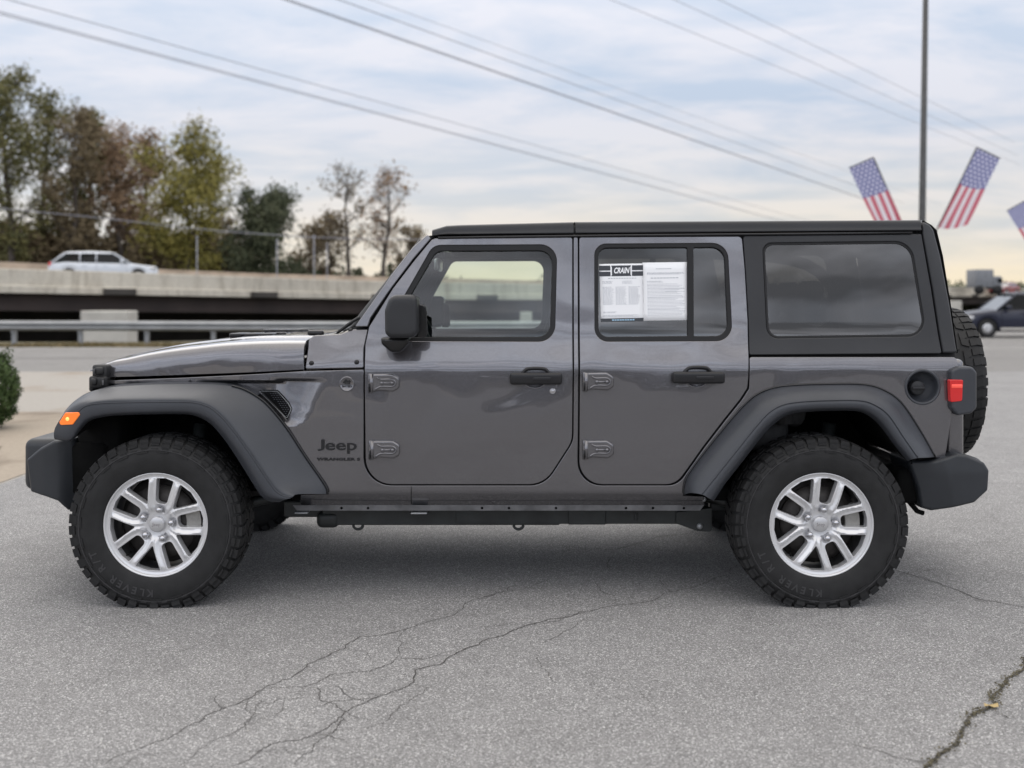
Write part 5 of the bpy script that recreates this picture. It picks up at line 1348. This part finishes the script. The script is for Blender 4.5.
# understorey: a dense strip nobody could count
def thicket(name, x0, x1, y0, y1, hf, n, mat, seed, leaf=0.28):
    r_ = random.Random(seed); lv = []; lf = []
    for _ in range(n):
        x = r_.uniform(x0, x1); y = r_.uniform(y0, y1); hh = hf(x)*(0.7+0.3*noise.noise(Vector((x*0.35, y*0.3, seed)))+0.25*noise.noise(Vector((x*1.3, 0, seed)))); z = hh*r_.random()**0.7
        a = Vector((r_.gauss(0,1), r_.gauss(0,1), r_.gauss(0,1))).normalized(); b = a.orthogonal().normalized(); s_ = leaf*(0.5+0.8*r_.random()); p = Vector((x, y, z))
        k = len(lv); lv += [p+a*s_, p+b*s_*0.6, p-a*s_, p-b*s_*0.6]; lf.append((k, k+1, k+2, k+3))
    return tag(mk(name, lv, lf, mat, smooth=False), kind='stuff')
thicket('undergrowth', -55, -24, 88, 96, lambda x: 11.5 - 0.10*(x+55), 42000, L_BROWN, 3)
thicket('undergrowth', -26, -6, 88, 96, lambda x: 5.4 - 0.04*(x+26), 14000, L_DARK, 4)
thicket('undergrowth', -8, 60, 118, 130, lambda x: 3.8, 12000, L_DARK, 5)
thicket('distant_woods', -110, 110, -75, -64, lambda x: 8.5+2.0*math.sin(x*0.13), 22000, L_DARK, 9, leaf=0.6)
thicket('distant_woods', -60, 260, 250, 290, lambda x: 7.5, 14000, L_DARK, 7, leaf=0.8)

# clipped bush at the left edge, standing in its bed
r_ = random.Random(31); bx_, by_ = tx(-20, 11.5), 11.5-D0; root = empty('round_bush', (bx_, by_, 0), 'clipped round evergreen bush at the edge of the concrete apron', 'bush')
lv = []; lf = []
for _ in range(16000):
    d = Vector((r_.gauss(0,1), r_.gauss(0,1), r_.gauss(0,1))).normalized(); k_ = (0.80+0.24*r_.random())*(1+0.22*noise.noise(d*3.1)+0.10*noise.noise(d*9))
    p = Vector((bx_+d.x*0.385*k_, by_+d.y*0.385*k_, 0.43+d.z*0.43*k_)); a = (d + Vector((r_.gauss(0,.7), r_.gauss(0,.7), r_.gauss(0,.7)))).normalized(); b = a.orthogonal().normalized(); c_ = a.cross(b); s_ = 0.013+0.010*r_.random()
    k = len(lv); lv += [p+b*s_, p+c_*s_*0.55, p-b*s_, p-c_*s_*0.55]; lf.append((k, k+1, k+2, k+3))
L_BUSH = leafmat('leaves_bush', (0.040, 0.070, 0.022), (0.085, 0.125, 0.045)); mk('foliage', lv, lf, L_BUSH, root, smooth=False)
m = MB()
for k in range(7): a = k*0.9; m.tube([(bx_, by_, 0), (bx_+0.1*math.cos(a), by_+0.1*math.sin(a), 0.2), (bx_+0.25*math.cos(a), by_+0.25*math.sin(a), 0.5)], [0.02, 0.014, 0.006], 5)
m.build('stems', BARK, root)

# ================================================================== OVERPASS
def along(s0, s1, n):
    L = [0]
    for a, b in zip(BLS, BLS[1:]): L.append(L[-1]+math.dist(a, b))
    out = []
    for i in range(n):
        t = L[-1]*(s0+(s1-s0)*i/(n-1)); j = max(k for k in range(len(L)-1) if L[k] <= t+1e-9); fr = (t-L[j])/(L[j+1]-L[j])
        a, b = BLS[j], BLS[j+1]; d = Vector((b[0]-a[0], b[1]-a[1])).normalized(); out.append((a[0]+(b[0]-a[0])*fr, a[1]+(b[1]-a[1])*fr, d.x, d.y, t))
    return out
# heights along x: parapet top and bottom
PF = [(-80, 3.72), (-22.6, 3.50), (-7.7, 3.04), (10, 2.88), (49.5, 3.10), (120, 3.1), (220, 2.6)]
PT = [(-80, 3.05), (-22.6, 2.80), (-7.7, 2.44), (10, 2.36), (49.5, 2.80), (120, 3.0), (220, 2.5)]
PB = [(-80, 1.95), (-22.6, 1.72), (-7.7, 1.42), (10, 1.40), (49.5, 1.75), (120, 1.8), (220, 1.3)]
TANC = pmat('coping_stain', (0.46, 0.37, 0.29), rough=0.9, var=0.2, vscale=0.8)
pfar = lambda x: lerp_tab(PF, x)
ptop = lambda x: lerp_tab(PT, x); pbot = lambda x: lerp_tab(PB, x)
bridge = empty('overpass', (BL[3][0], BL[3][1], -3.2), 'long low concrete highway overpass with stained parapet and dark steel girders', 'overpass')
st = along(0.0, 1.0, 90)
def sweep(prof, name, mat, off=0.0):
    """prof: [(offset across the deck (near side negative), height fn(x))]"""
    m = MB(); rows_ = []
    for (x, y, dx, dy, s_) in st:
        nx_, ny_ = dy, -dx                     # towards the camera side
        rows_.append([(x+nx_*o_, y+ny_*o_, hz(x)) for o_, hz in prof])
    m.grid(rows_); return m.build(name, mat, bridge, smooth=False)
NEAR = 0.0
sweep([(0.0, pbot), (0.12, pbot), (0.12, lambda x: pbot(x)+0.30), (0.0, lambda x: pbot(x)+0.34), (0.0, lambda x: ptop(x)-0.02), (-0.05, ptop), (-0.30, ptop), (-0.34, lambda x: pbot(x)+0.35)], 'parapet', PARA)
sweep([(-0.30, lambda x: pbot(x)+0.35), (-11.5, lambda x: pbot(x)+0.42), (-11.5, lambda x: pbot(x)-0.05), (0.0, lambda x: pbot(x)+0.01)], 'deck', BRC)
sweep([(-11.2, lambda x: pbot(x)+0.42), (-11.2, pfar), (-11.5, pfar), (-11.5, lambda x: pbot(x)+0.40)], 'far_parapet', TANC)
GD = lambda x: 0.80
for off in (-0.55, -3.2, -6.0, -8.8, -11.2):
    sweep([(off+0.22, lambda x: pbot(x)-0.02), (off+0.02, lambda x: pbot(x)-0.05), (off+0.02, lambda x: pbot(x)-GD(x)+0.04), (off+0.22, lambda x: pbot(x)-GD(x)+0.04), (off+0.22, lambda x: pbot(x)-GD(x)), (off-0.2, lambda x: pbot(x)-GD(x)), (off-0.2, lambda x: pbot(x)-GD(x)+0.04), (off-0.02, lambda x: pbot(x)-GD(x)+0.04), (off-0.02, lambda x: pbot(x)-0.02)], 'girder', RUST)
# wall added under the far side to block light and keep the underside black
sweep([(-10.6, lambda x: -3.3), (-10.6, lambda x: pbot(x)-0.03), (-10.9, lambda x: pbot(x)-0.03), (-10.9, lambda x: -3.3)], 'shade_wall', DARKC)
# scuppers: dark blocks hanging under the parapet edge
for (x, y, dx, dy, s_) in along(0.02, 0.98, 52):
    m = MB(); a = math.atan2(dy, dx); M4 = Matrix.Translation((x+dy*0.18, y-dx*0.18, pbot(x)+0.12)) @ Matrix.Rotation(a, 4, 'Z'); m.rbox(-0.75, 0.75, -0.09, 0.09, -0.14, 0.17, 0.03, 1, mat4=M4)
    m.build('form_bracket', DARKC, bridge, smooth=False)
# piers
PIERC = pmat('pier_concrete', (0.55, 0.53, 0.48), rough=0.9, var=0.15, vscale=0.6)
def pier(px0, px1, dep, top_y, name='pier'):
    x0, x1 = tx(px0, dep), tx(px1, dep); z1 = CAMH-(top_y-HY)*dep/F; m = MB(); m.rbox(x0, x1, dep-D0, dep-D0+1.4, -3.3, z1, 0.05, 1); m.build(name, PIERC, bridge, smooth=False)
pier(80, 127, 47.5, 310.8); pier(925, 962, 108, 300.8); pier(520, 532, 65, 312)
# posts and railing lights on the far parapet
for px, dep, ty in ((197, 62, 237), (277, 66, 240), (314, 68, 236), (327, 69, 244)):
    x = tx(px, dep); y = dep-D0; zt = CAMH+(HY-ty)*dep/F; m = MB(); m.tube([(x, y, ptop(x)-1.6), (x, y, zt)], 0.028, 8); m.rbox(x-0.05, x+0.05, y-0.05, y+0.05, zt-0.02, zt+0.05, 0.01, 1)
    lab = {197: 'pale post behind the overpass beside the yellow green tree', 277: 'pale post in front of the dark round tree', 314: 'left one of two close pale posts behind the overpass', 327: 'right one of two close pale posts behind the overpass'}[px]
    tag(m.build('utility_post', WIREL), lab, 'post', 'pale posts along the overpass')
# ---- guardrail
gy = 27.1
gd = empty('guardrail', (-8, gy, 0), 'long galvanised W-beam guardrail between the road and the overpass', 'guardrail')
m = MB(); prof = [(0.0, 0.42), (-0.045, 0.45), (-0.085, 0.50), (-0.045, 0.545), (-0.02, 0.565), (-0.045, 0.585), (-0.085, 0.63), (-0.045, 0.68), (0.0, 0.71)]
HG = 0.045
gx = [-45+i*2.0 for i in range(27)]
m.grid([[(x, gy+a, b+HG+0.01*math.sin(x*0.3)) for a, b in cr(prof, 3)] for x in gx]); rail = m.build('rail', STEEL, gd); rail.modifiers.new('thick', 'SOLIDIFY').thickness = 0.006
for i in range(0, 27):
    x = gx[i]; m = MB(); m.rbox(x-0.05, x+0.05, gy+0.02, gy+0.18, 0.40, 0.70, 0.01, 1); m.rbox(x-0.06, x+0.06, gy+0.10, gy+0.24, -0.05, 0.72, 0.01, 1); m.build('post', STEEL, gd, smooth=False)
r_ = random.Random(8); lv = []; lf = []
for _ in range(16000):
    x = r_.uniform(-30, 7.5); y = r_.gauss(gy+0.25, 0.42); h_ = (0.10+0.14*r_.random())*math.exp(-((y-gy)/0.9)**2)*(0.7+0.8*noise.noise(Vector((x*0.5, 0, 0)))); a = r_.random()*6.28; w_ = 0.02
    k = len(lv); lv += [(x-w_*math.cos(a), y-w_*math.sin(a), 0), (x+w_*math.cos(a), y+w_*math.sin(a), 0), (x+r_.gauss(0, .05), y+r_.gauss(0, .05), max(0.02, h_))]; lf.append((k, k+1, k+2))
L_DRY = leafmat('dry_grass', (0.16, 0.13, 0.06), (0.28, 0.22, 0.12))
tag(mk('verge_grass', lv, lf, L_DRY, smooth=False), kind='stuff')
# ================================================================== OTHER VEHICLES
def car(name, loc, rotz, paint, label, L=4.6, Wd=1.8, kind='suv', cat='car', group=None, sillm=None):
    """front towards -X"""
    root = empty(name, loc, label, cat, group); root.rotation_euler = (0, 0, rotz); sub = []
    def B(mb, nm, mat, par=None, smooth=True):
        # local coordinates
        ORG_ = Vector((0, 0, 0)); me = bpy.data.meshes.new(nm); me.from_pydata(mb.v, [], mb.f); me.materials.append(mat); me.polygons.foreach_set('use_smooth', [smooth]*len(me.polygons)); me.update()
        o = bpy.data.objects.new(nm, me); COL.objects.link(o); o.parent = par or root; return o
    H_ = {'suv': 1.68, 'hatch': 1.50}.get(kind, 1.42); belt = {'suv': 1.02, 'hatch': 0.94}.get(kind, 0.92); hw = Wd/2; h0 = -L/2
    low = 0.30
    # body below the belt: stations of (x, bottom, top, half width)
    S = [(h0, 0.42, 0.66, 0.72), (h0+0.10, 0.30, 0.80, 0.86), (h0+0.5, 0.26, belt-0.10, 0.97), (h0+1.0, 0.25, belt-0.03, 1.0), (h0+1.45, 0.25, belt+0.02, 1.0), (0, 0.25, belt+0.03, 1.0), (L/2-0.8, 0.26, belt+0.05, 1.0), (L/2-0.15, 0.32, belt+0.03, 0.95), (L/2, 0.42, belt-0.12, 0.86)]
    def arch(x):    # wheel openings raise the bottom edge
        r_ = 0.37 if kind == 'suv' else 0.34; b = 0
        for cx_ in (h0+0.88, L/2-0.92):
            d = abs(x-cx_)
            if d < r_+0.02: b = max(b, 0.34+math.sqrt(max(0, (r_+0.02)**2-d*d)))
        return b
    xs_ = sorted(set([round(h0+L*i/60, 4) for i in range(61)] + [h0+0.88+s_*0.385 for s_ in (-1, 1)] + [L/2-0.92+s_*0.385 for s_ in (-1, 1)])); rows_ = []
    for x in xs_:
        bt = lerp_tab([(s_[0], s_[1]) for s_ in S], x); tp = lerp_tab([(s_[0], s_[2]) for s_ in S], x); wd = lerp_tab([(s_[0], s_[3]) for s_ in S], x)*hw
        b2 = max(bt, arch(x)); c_ = [(-wd*0.97, b2), (-wd, b2+(tp-b2)*0.3), (-wd, b2+(tp-b2)*0.62), (-wd*0.965, b2+(tp-b2)*0.93), (-wd*0.90, tp), (-wd*0.5, tp+0.02), (0, tp+0.03)]
        c_ += [(-a, b) for a, b in reversed(c_[:-1])]; rows_.append([(x, a, b) for a, b in c_])
    mb = MB(); mb.grid(rows_)
    for e in (rows_[0], rows_[-1]): mb.add(e, [tuple(range(len(e)))])
    body = B(mb, 'body', paint)
    mb = MB(); mb.rbox(h0+0.3, L/2-0.2, -hw*0.8, hw*0.8, 0.22, 0.7, 0.02, 1); B(mb, 'underbody', BLACK, body)
    # cabin: glass with roof
    fr0 = h0+1.25; fr1 = fr0+0.75; re1 = L/2-{'suv': 0.35, 'hatch': 0.75}.get(kind, 0.95); re0 = L/2-{'suv': 0.10, 'hatch': 0.15}.get(kind, 0.40)
    zb_ = belt+0.0; G = [(fr0, fr1), (re0, re1)]
    mb = MB(); a = [(fr0, zb_+0.02), (fr1, H_-0.06), (re1, H_-0.08), (re0, zb_+0.04)]
    wb, wt = hw*0.93, hw*0.76
    mb.add([(fr0, -wb, zb_), (fr1, -wt, H_-0.07), (re1, -wt, H_-0.09), (re0, -wb, zb_+0.02), (fr0, wb, zb_), (fr1, wt, H_-0.07), (re1, wt, H_-0.09), (re0, wb, zb_+0.02)], [(0,1,2,3), (7,6,5,4), (4,5,1,0), (3,2,6,7)]); B(mb, 'glasshouse', GVEH, body, smooth=False)
    mb = MB(); rr_ = []
    for x, dz in ((fr1-0.08, -0.05), (fr1+0.15, 0.0), ((fr1+re1)/2, 0.035), (re1-0.1, 0.0), (re1+0.05, -0.05)):
        rr_.append([(x, -wt*1.02, H_-0.10+dz*0.3), (x, -wt*0.97, H_-0.045+dz*0.6), (x, -wt*0.7, H_-0.01+dz), (x, 0, H_+dz), (x, wt*0.7, H_-0.01+dz), (x, wt*0.97, H_-0.045+dz*0.6), (x, wt*1.02, H_-0.10+dz*0.3)])
    mb.grid(rr_); B(mb, 'roof', paint, body)
    for s_ in (-1, 1):
        for (x0_, x1_, th) in ((fr0, fr1, 0.035), (re0, re1, 0.05)): mb = MB(); mb.tube([(x0_, s_*wb*1.003, zb_), (x1_, s_*wt*1.01, H_-0.08)], th, 6); B(mb, 'pillar', paint, body)
        for t in (0.36, 0.70):
            xx = fr1+(re1-fr1)*t; mb = MB(); mb.tube([(xx, s_*wb*1.002, zb_), (xx, s_*wt*1.01, H_-0.08)], 0.03, 6); B(mb, 'pillar', paint, body)
    mb = MB(); mb.rbox(-L/2+1.5, L/2-0.5, -hw*0.7, hw*0.7, 0.6, belt-0.02, 0.05, 1); B(mb, 'cabin', BLACK, body)
    for s_ in (-1, 1):
        mb = MB(); mb.rbox(fr0+0.28, fr0+0.45, s_*(hw+0.08)-0.09, s_*(hw+0.08)+0.09, belt+0.03, belt+0.17, 0.04, 2); B(mb, 'door_mirror', paint, body)
        mb = MB(); mb.rbox(h0+0.06, h0+0.42, s_*hw*0.80-0.12, s_*hw*0.80+0.10, 0.66, 0.80, 0.04, 2); B(mb, 'headlight', CAPM, body)
        mb = MB(); mb.rbox(L/2-0.28, L/2-0.02, s_*hw*0.80-0.1, s_*hw*0.80+0.10, 0.80, 0.98, 0.03, 2); B(mb, 'tail_light', REDL, body)
        if sillm:
            mb = MB(); mb.rbox(h0+1.35, L/2-1.40, s_*hw*0.985-0.03, s_*hw*0.985+0.03, 0.27, 0.37, 0.01, 1); B(mb, 'side_sill', sillm, body)
        mb = MB()
        for x in (-0.2, 0.75): mb.rbox(x, x+0.18, s_*(hw+0.01)-0.015, s_*(hw+0.01)+0.015, belt-0.13, belt-0.10, 0.008, 1)
        B(mb, 'door_handle', paint, body)
        mb = MB()
        for x in (fr1+(re1-fr1)*0.36, fr0+0.15): mb.tube([(x, s_*hw*1.001, 0.42), (x, s_*hw*1.001, belt-0.02)], 0.006, 4)
        B(mb, 'door_gap', BLACK, body)
        for cx_ in (h0+0.88, L/2-0.92):
            mb = MB(); mb.lathe([(0.20, 0.0), (0.22, -0.012), (0.30, -0.014), (0.335, 0.0), (0.345, 0.03), (0.345, 0.18), (0.33, 0.21), (0.2, 0.21)], n=32)
            mb.v = [(a+cx_, (s_*(hw-0.02)) + (b if s_ < 0 else -b), c+0.345) for a, b, c in mb.v]; w_ = B(mb, 'wheel', TYRE, root)
            mb = MB(); mb.lathe([(0, 0.03), (0.05, 0.02), (0.21, 0.01), (0.215, 0.05)], n=24); mb.v = [(a+cx_, (s_*(hw-0.02)) + (b if s_ < 0 else -b), c+0.345) for a, b, c in mb.v]; B(mb, 'rim', CAPM, w_)
    return root
NAVY = pmat('navy_paint', (0.006, 0.009, 0.028), rough=0.4, metal=0.1, coat=0.35)
WHITEP = pmat('white_paint', (0.62, 0.66, 0.72), rough=0.35, coat=0.8)
REDP = pmat('red_paint', (0.28, 0.05, 0.05), rough=0.4, coat=0.6)
SILL = pmat('sill_trim', (0.50, 0.48, 0.44), rough=0.5)
dep = 40.0; car('parked_car', (tx(954, dep)+2.30, dep-D0, 0), 0, NAVY, 'dark navy crossover parked behind the spare tyre, half outside the frame', kind='suv', sillm=SILL)
def deck_z(x): return pbot(x)+0.42
def on_deck(px, dep_, across): return tx(px, dep_)
x = tx(105, 51.5); ang = math.atan2(43.5-33.0, -21.2+42); car('passing_car', (x, 51.5-D0, 3.70-1.50), ang*0.6+math.pi, WHITEP, 'white hatchback driving along the overpass, seen above its parapet', L=4.9, kind='hatch')
dep = 118.0; x = tx(1004, dep); car('passing_car', (x, dep-D0, 1.95), rad(40), REDP, 'small dark red car on the overpass behind the truck', L=4.2, kind='sedan')
# box truck on the overpass
dep = 112.0; x = tx(982, dep); root = empty('box_truck', (x, dep-D0, 1.95), 'grey box truck crossing the far end of the overpass', 'truck')
TRK = pmat('truck_box', (0.22, 0.23, 0.25), rough=0.6, var=0.2); m = MB(); m.rbox(x-1.0, x+0.9, dep-D0-0.8, dep-D0+1.6, 2.7, 4.6, 0.08, 2); m.build('cargo_box', TRK, root)
m = MB(); m.rbox(x+0.9, x+1.8, dep-D0-0.8, dep-D0+1.4, 2.5, 3.9, 0.2, 3); m.build('cab', TRK, root)
m = MB(); m.rbox(x+1.2, x+1.83, dep-D0-0.83, dep-D0+1.43, 3.2, 3.7, 0.1, 2); m.build('cab_window', GVEH, root)
for wx in (-0.6, 1.3): m = MB(); m.lathe([(0, 0), (0.48, 0.0), (0.5, 0.05), (0.5, 0.3)], n=20); m.v = [(a+x+wx, b+dep-D0-0.85, c+2.45) for a, b, c in m.v]; m.build('wheel', TYRE, root)

# ================================================================== LAMP POST, FLAGS, WIRES
dl = 28.0; xl = tx(920.2, dl); yl = dl-D0
post = empty('lamp_post', (xl, yl, 0), 'tall dark slim lamp post rising behind the rear of the SUV', 'lamp post')
m = MB(); top = Vector((xl+0.17, yl, 11.2)); m.tube([(xl, yl, 0), (xl+0.03, yl, 2), (top.x, top.y, top.z)], [0.10, 0.095, 0.065], 14); m.rbox(xl-0.22, xl+0.22, yl-0.22, yl+0.22, 0, 0.05, 0.01, 1); m.build('pole', POLEM, post)
m = MB(); m.rbox(top.x-0.65, top.x+0.65, yl-0.18, yl+0.18, 11.15, 11.32, 0.05, 2); m.build('lamp_head', POLEM, post)
def flagmat():
    m = bpy.data.materials.new('flag_cloth'); m.use_nodes = True; t = m.node_tree; b = t.nodes['Principled BSDF']; b.inputs['Roughness'].default_value = 0.8
    uv = t.nodes.new('ShaderNodeUVMap'); s = t.nodes.new('ShaderNodeSeparateXYZ'); t.links.new(uv.outputs[0], s.inputs[0])
    U, V = s.outputs[0], s.outputs[1]          # U across (0 at the staff), V down
    st_ = math_n(t, 'GREATER_THAN', math_n(t, 'FRACT', math_n(t, 'MULTIPLY', U, 3.5)), 0.5)
    stripes = mix_n(t, st_, (0.60, 0.17, 0.22), (0.80, 0.76, 0.80))
    # star field: offset grid of small light dots on blue
    gu = math_n(t, 'MULTIPLY', U, 5.5); gv = math_n(t, 'MULTIPLY', V, 20.0)
    row = math_n(t, 'FLOOR', gv); odd = math_n(t, 'MULTIPLY', math_n(t, 'MODULO', row, 2.0), 0.5)
    du = math_n(t, 'SUBTRACT', math_n(t, 'FRACT', math_n(t, 'ADD', gu, odd)), 0.5); dv = math_n(t, 'SUBTRACT', math_n(t, 'FRACT', gv), 0.5)
    rr_ = math_n(t, 'SQRT', math_n(t, 'ADD', math_n(t, 'MULTIPLY', du, du), math_n(t, 'MULTIPLY', dv, dv)))
    star = math_n(t, 'LESS_THAN', rr_, 0.27)
    canton = mix_n(t, star, (0.23, 0.235, 0.43), (0.72, 0.74, 0.85))
    inc = math_n(t, 'LESS_THAN', V, 0.46)
    c = mix_n(t, inc, stripes, canton); t.links.new(c, b.inputs['Base Color'])
    b.inputs['Specular IOR Level'].default_value = 0.2
    # thin cloth: some of the sky behind shines through
    tl = t.nodes.new('ShaderNodeBsdfTranslucent'); t.links.new(c, tl.inputs[0]); mx = t.nodes.new('ShaderNodeMixShader'); mx.inputs[0].default_value = 0.45
    out = [n for n in t.nodes if n.type == 'OUTPUT_MATERIAL'][0]; t.links.new(b.outputs[0], mx.inputs[1]); t.links.new(tl.outputs[0], mx.inputs[2]); t.links.new(mx.outputs[0], out.inputs[0])
    return m
FLAG = flagmat()
def flag(name, base, tip, side, wd, L, label, seed, dep_):
    """staff from base to tip (x,z pairs); cloth hangs along the staff from the tip, reaching `side` of it"""
    y = dep_-D0; root = empty(name, (base[0], y, base[1]), label, 'flag', 'flags on poles behind the SUV')
    b = Vector((base[0], y, base[1])); tp = Vector((tip[0], y, tip[1])); d = (b-tp).normalized(); n_ = Vector((-d.z, 0, d.x))*side
    if False: pass
    m = MB(); m.tube([b, tp], 0.018, 6); m.tube([tp, tp+n_*wd], 0.014, 6); m.build('flag_staff', POLEM, root)
    r_ = random.Random(seed); nu_, nv_ = 14, 40; v = []; f = []; uvs = []
    for j in range(nv_+1):
        for i in range(nu_+1):
            u = i/nu_; vv = j/nv_; Lq = L*(1-0.16*u*u*(1 if seed % 2 else 0.4)) ; 
            p = tp + n_*wd*u*(1-0.05*vv) + d*Lq*vv; p.y += 0.07*math.sin(u*5+vv*4+seed)*vv + 0.03*math.sin(u*11)*vv
            v.append(tuple(p)); uvs.append((u, vv))
    for j in range(nv_):
        for i in range(nu_): k = j*(nu_+1)+i; f.append((k, k+1, k+nu_+2, k+nu_+1))
    o = mk('flag_cloth', v, f, FLAG, root); uvl = o.data.uv_layers.new(name='uv')
    for lp in o.data.loops: uvl.data[lp.index].uv = uvs[lp.vertex_index]
    return root
def pz(px, py, dep_): return ((px-CX)*dep_/F, CAMH-(py-HY)*dep_/F)
flag('flag', pz(916.5, 256, dl), pz(873.4, 157.3, dl), -1, 0.70, 2.05, 'flag on the slanted staff left of the lamp post, leaning left', 2, dl)
flag('flag', pz(923, 258, dl), pz(976.8, 147.3, dl), 1, 0.68, 2.32, 'flag on the slanted staff right of the lamp post, leaning right', 3, dl)
dl2 = 34.0
flag('flag', pz(1075, 286, dl2), pz(1027, 199.5, dl2), -1, 0.74, 1.6, 'flag cut off by the right edge of the photo', 4, dl2)
xl2 = tx(1078, dl2); post2 = empty('lamp_post', (xl2, dl2-D0, 0), 'second lamp post carrying the flag cut off at the right edge', 'lamp post'); m = MB(); m.tube([(xl2, dl2-D0, 0), (xl2, dl2-D0, 11)], [0.1, 0.065], 12); m.build('pole', POLEM, post2); m = MB(); m.rbox(xl2-0.65, xl2+0.65, dl2-D0-0.18, dl2-D0+0.18, 10.95, 11.1, 0.05, 2); m.build('lamp_head', POLEM, post2)

def wire(pa, da, pb, r_, label, sag=0.0, mat=None, ext=(0.6, 0.25), rep=1, gap=0.18):
    """level cable seen at pixel pa at depth da and running off to pixel pb"""
    z = CAMH+(HY-pa[1])*da/F; db = (z-CAMH)*F/(HY-pb[1])
    a = Vector((tx(pa[0], da), da-D0, z)); b = Vector((tx(pb[0], db), db-D0, z)); a2 = a+(a-b)*ext[0]*0.3; b2 = b+(b-a)*ext[1]
    m = MB(); n_ = 30
    for q in range(rep):
        pts = []
        for i in range(n_+1):
            t = i/n_; p = a2.lerp(b2, t); p.z -= sag*4*t*(1-t); p.z += q*gap; pts.append(p)
        m.tube(pts, r_, 5)
    return tag(m.build('power_line', mat or WIRE), label, 'power line', 'power lines crossing the sky')
wire((0, 14), 45, (762, 216), 0.022, 'lower cable of the long pair running from the top left corner', rep=2, gap=0.1, mat=WIREL)
wire((10, 0), 45, (784, 214), 0.022, 'upper cable of the long pair running from the top left corner', rep=1, mat=WIREL)
wire((285, 0), 48, (837, 190), 0.022, 'thickest cable of the middle bundle, its lower one', rep=2, gap=0.08)
wire((340, 0), 48, (862, 188), 0.020, 'middle cable of the middle bundle')
wire((372, 0), 52, (900, 190), 0.013, 'faint upper cable of the middle bundle', mat=WIREL)
wire((612, 0), 48, (912, 121), 0.014, 'lower cable of the three thin ones at the upper right', ext=(0.6, 0.8), mat=WIREL)
wire((675, 0), 48, (922, 112), 0.014, 'middle cable of the three thin ones at the upper right', ext=(0.6, 0.8), mat=WIREL)
wire((720, 0), 48, (927, 100), 0.014, 'top cable of the three thin ones at the upper right', ext=(0.6, 0.8), mat=WIREL)
m = MB(); m.tube(cr([(tx(-40, 75), 70, CAMH+95*75/F), (tx(90, 75), 70, CAMH+83*75/F), (tx(210, 75), 70, CAMH+70*75/F), (tx(330, 75), 70, CAMH+62*75/F), (tx(460, 75), 70, CAMH+60*75/F)], 6), 0.028, 5)
tag(m.build('power_line', WIREL), 'low pale cable sagging in front of the left row of trees', 'power line', 'power lines crossing the sky')
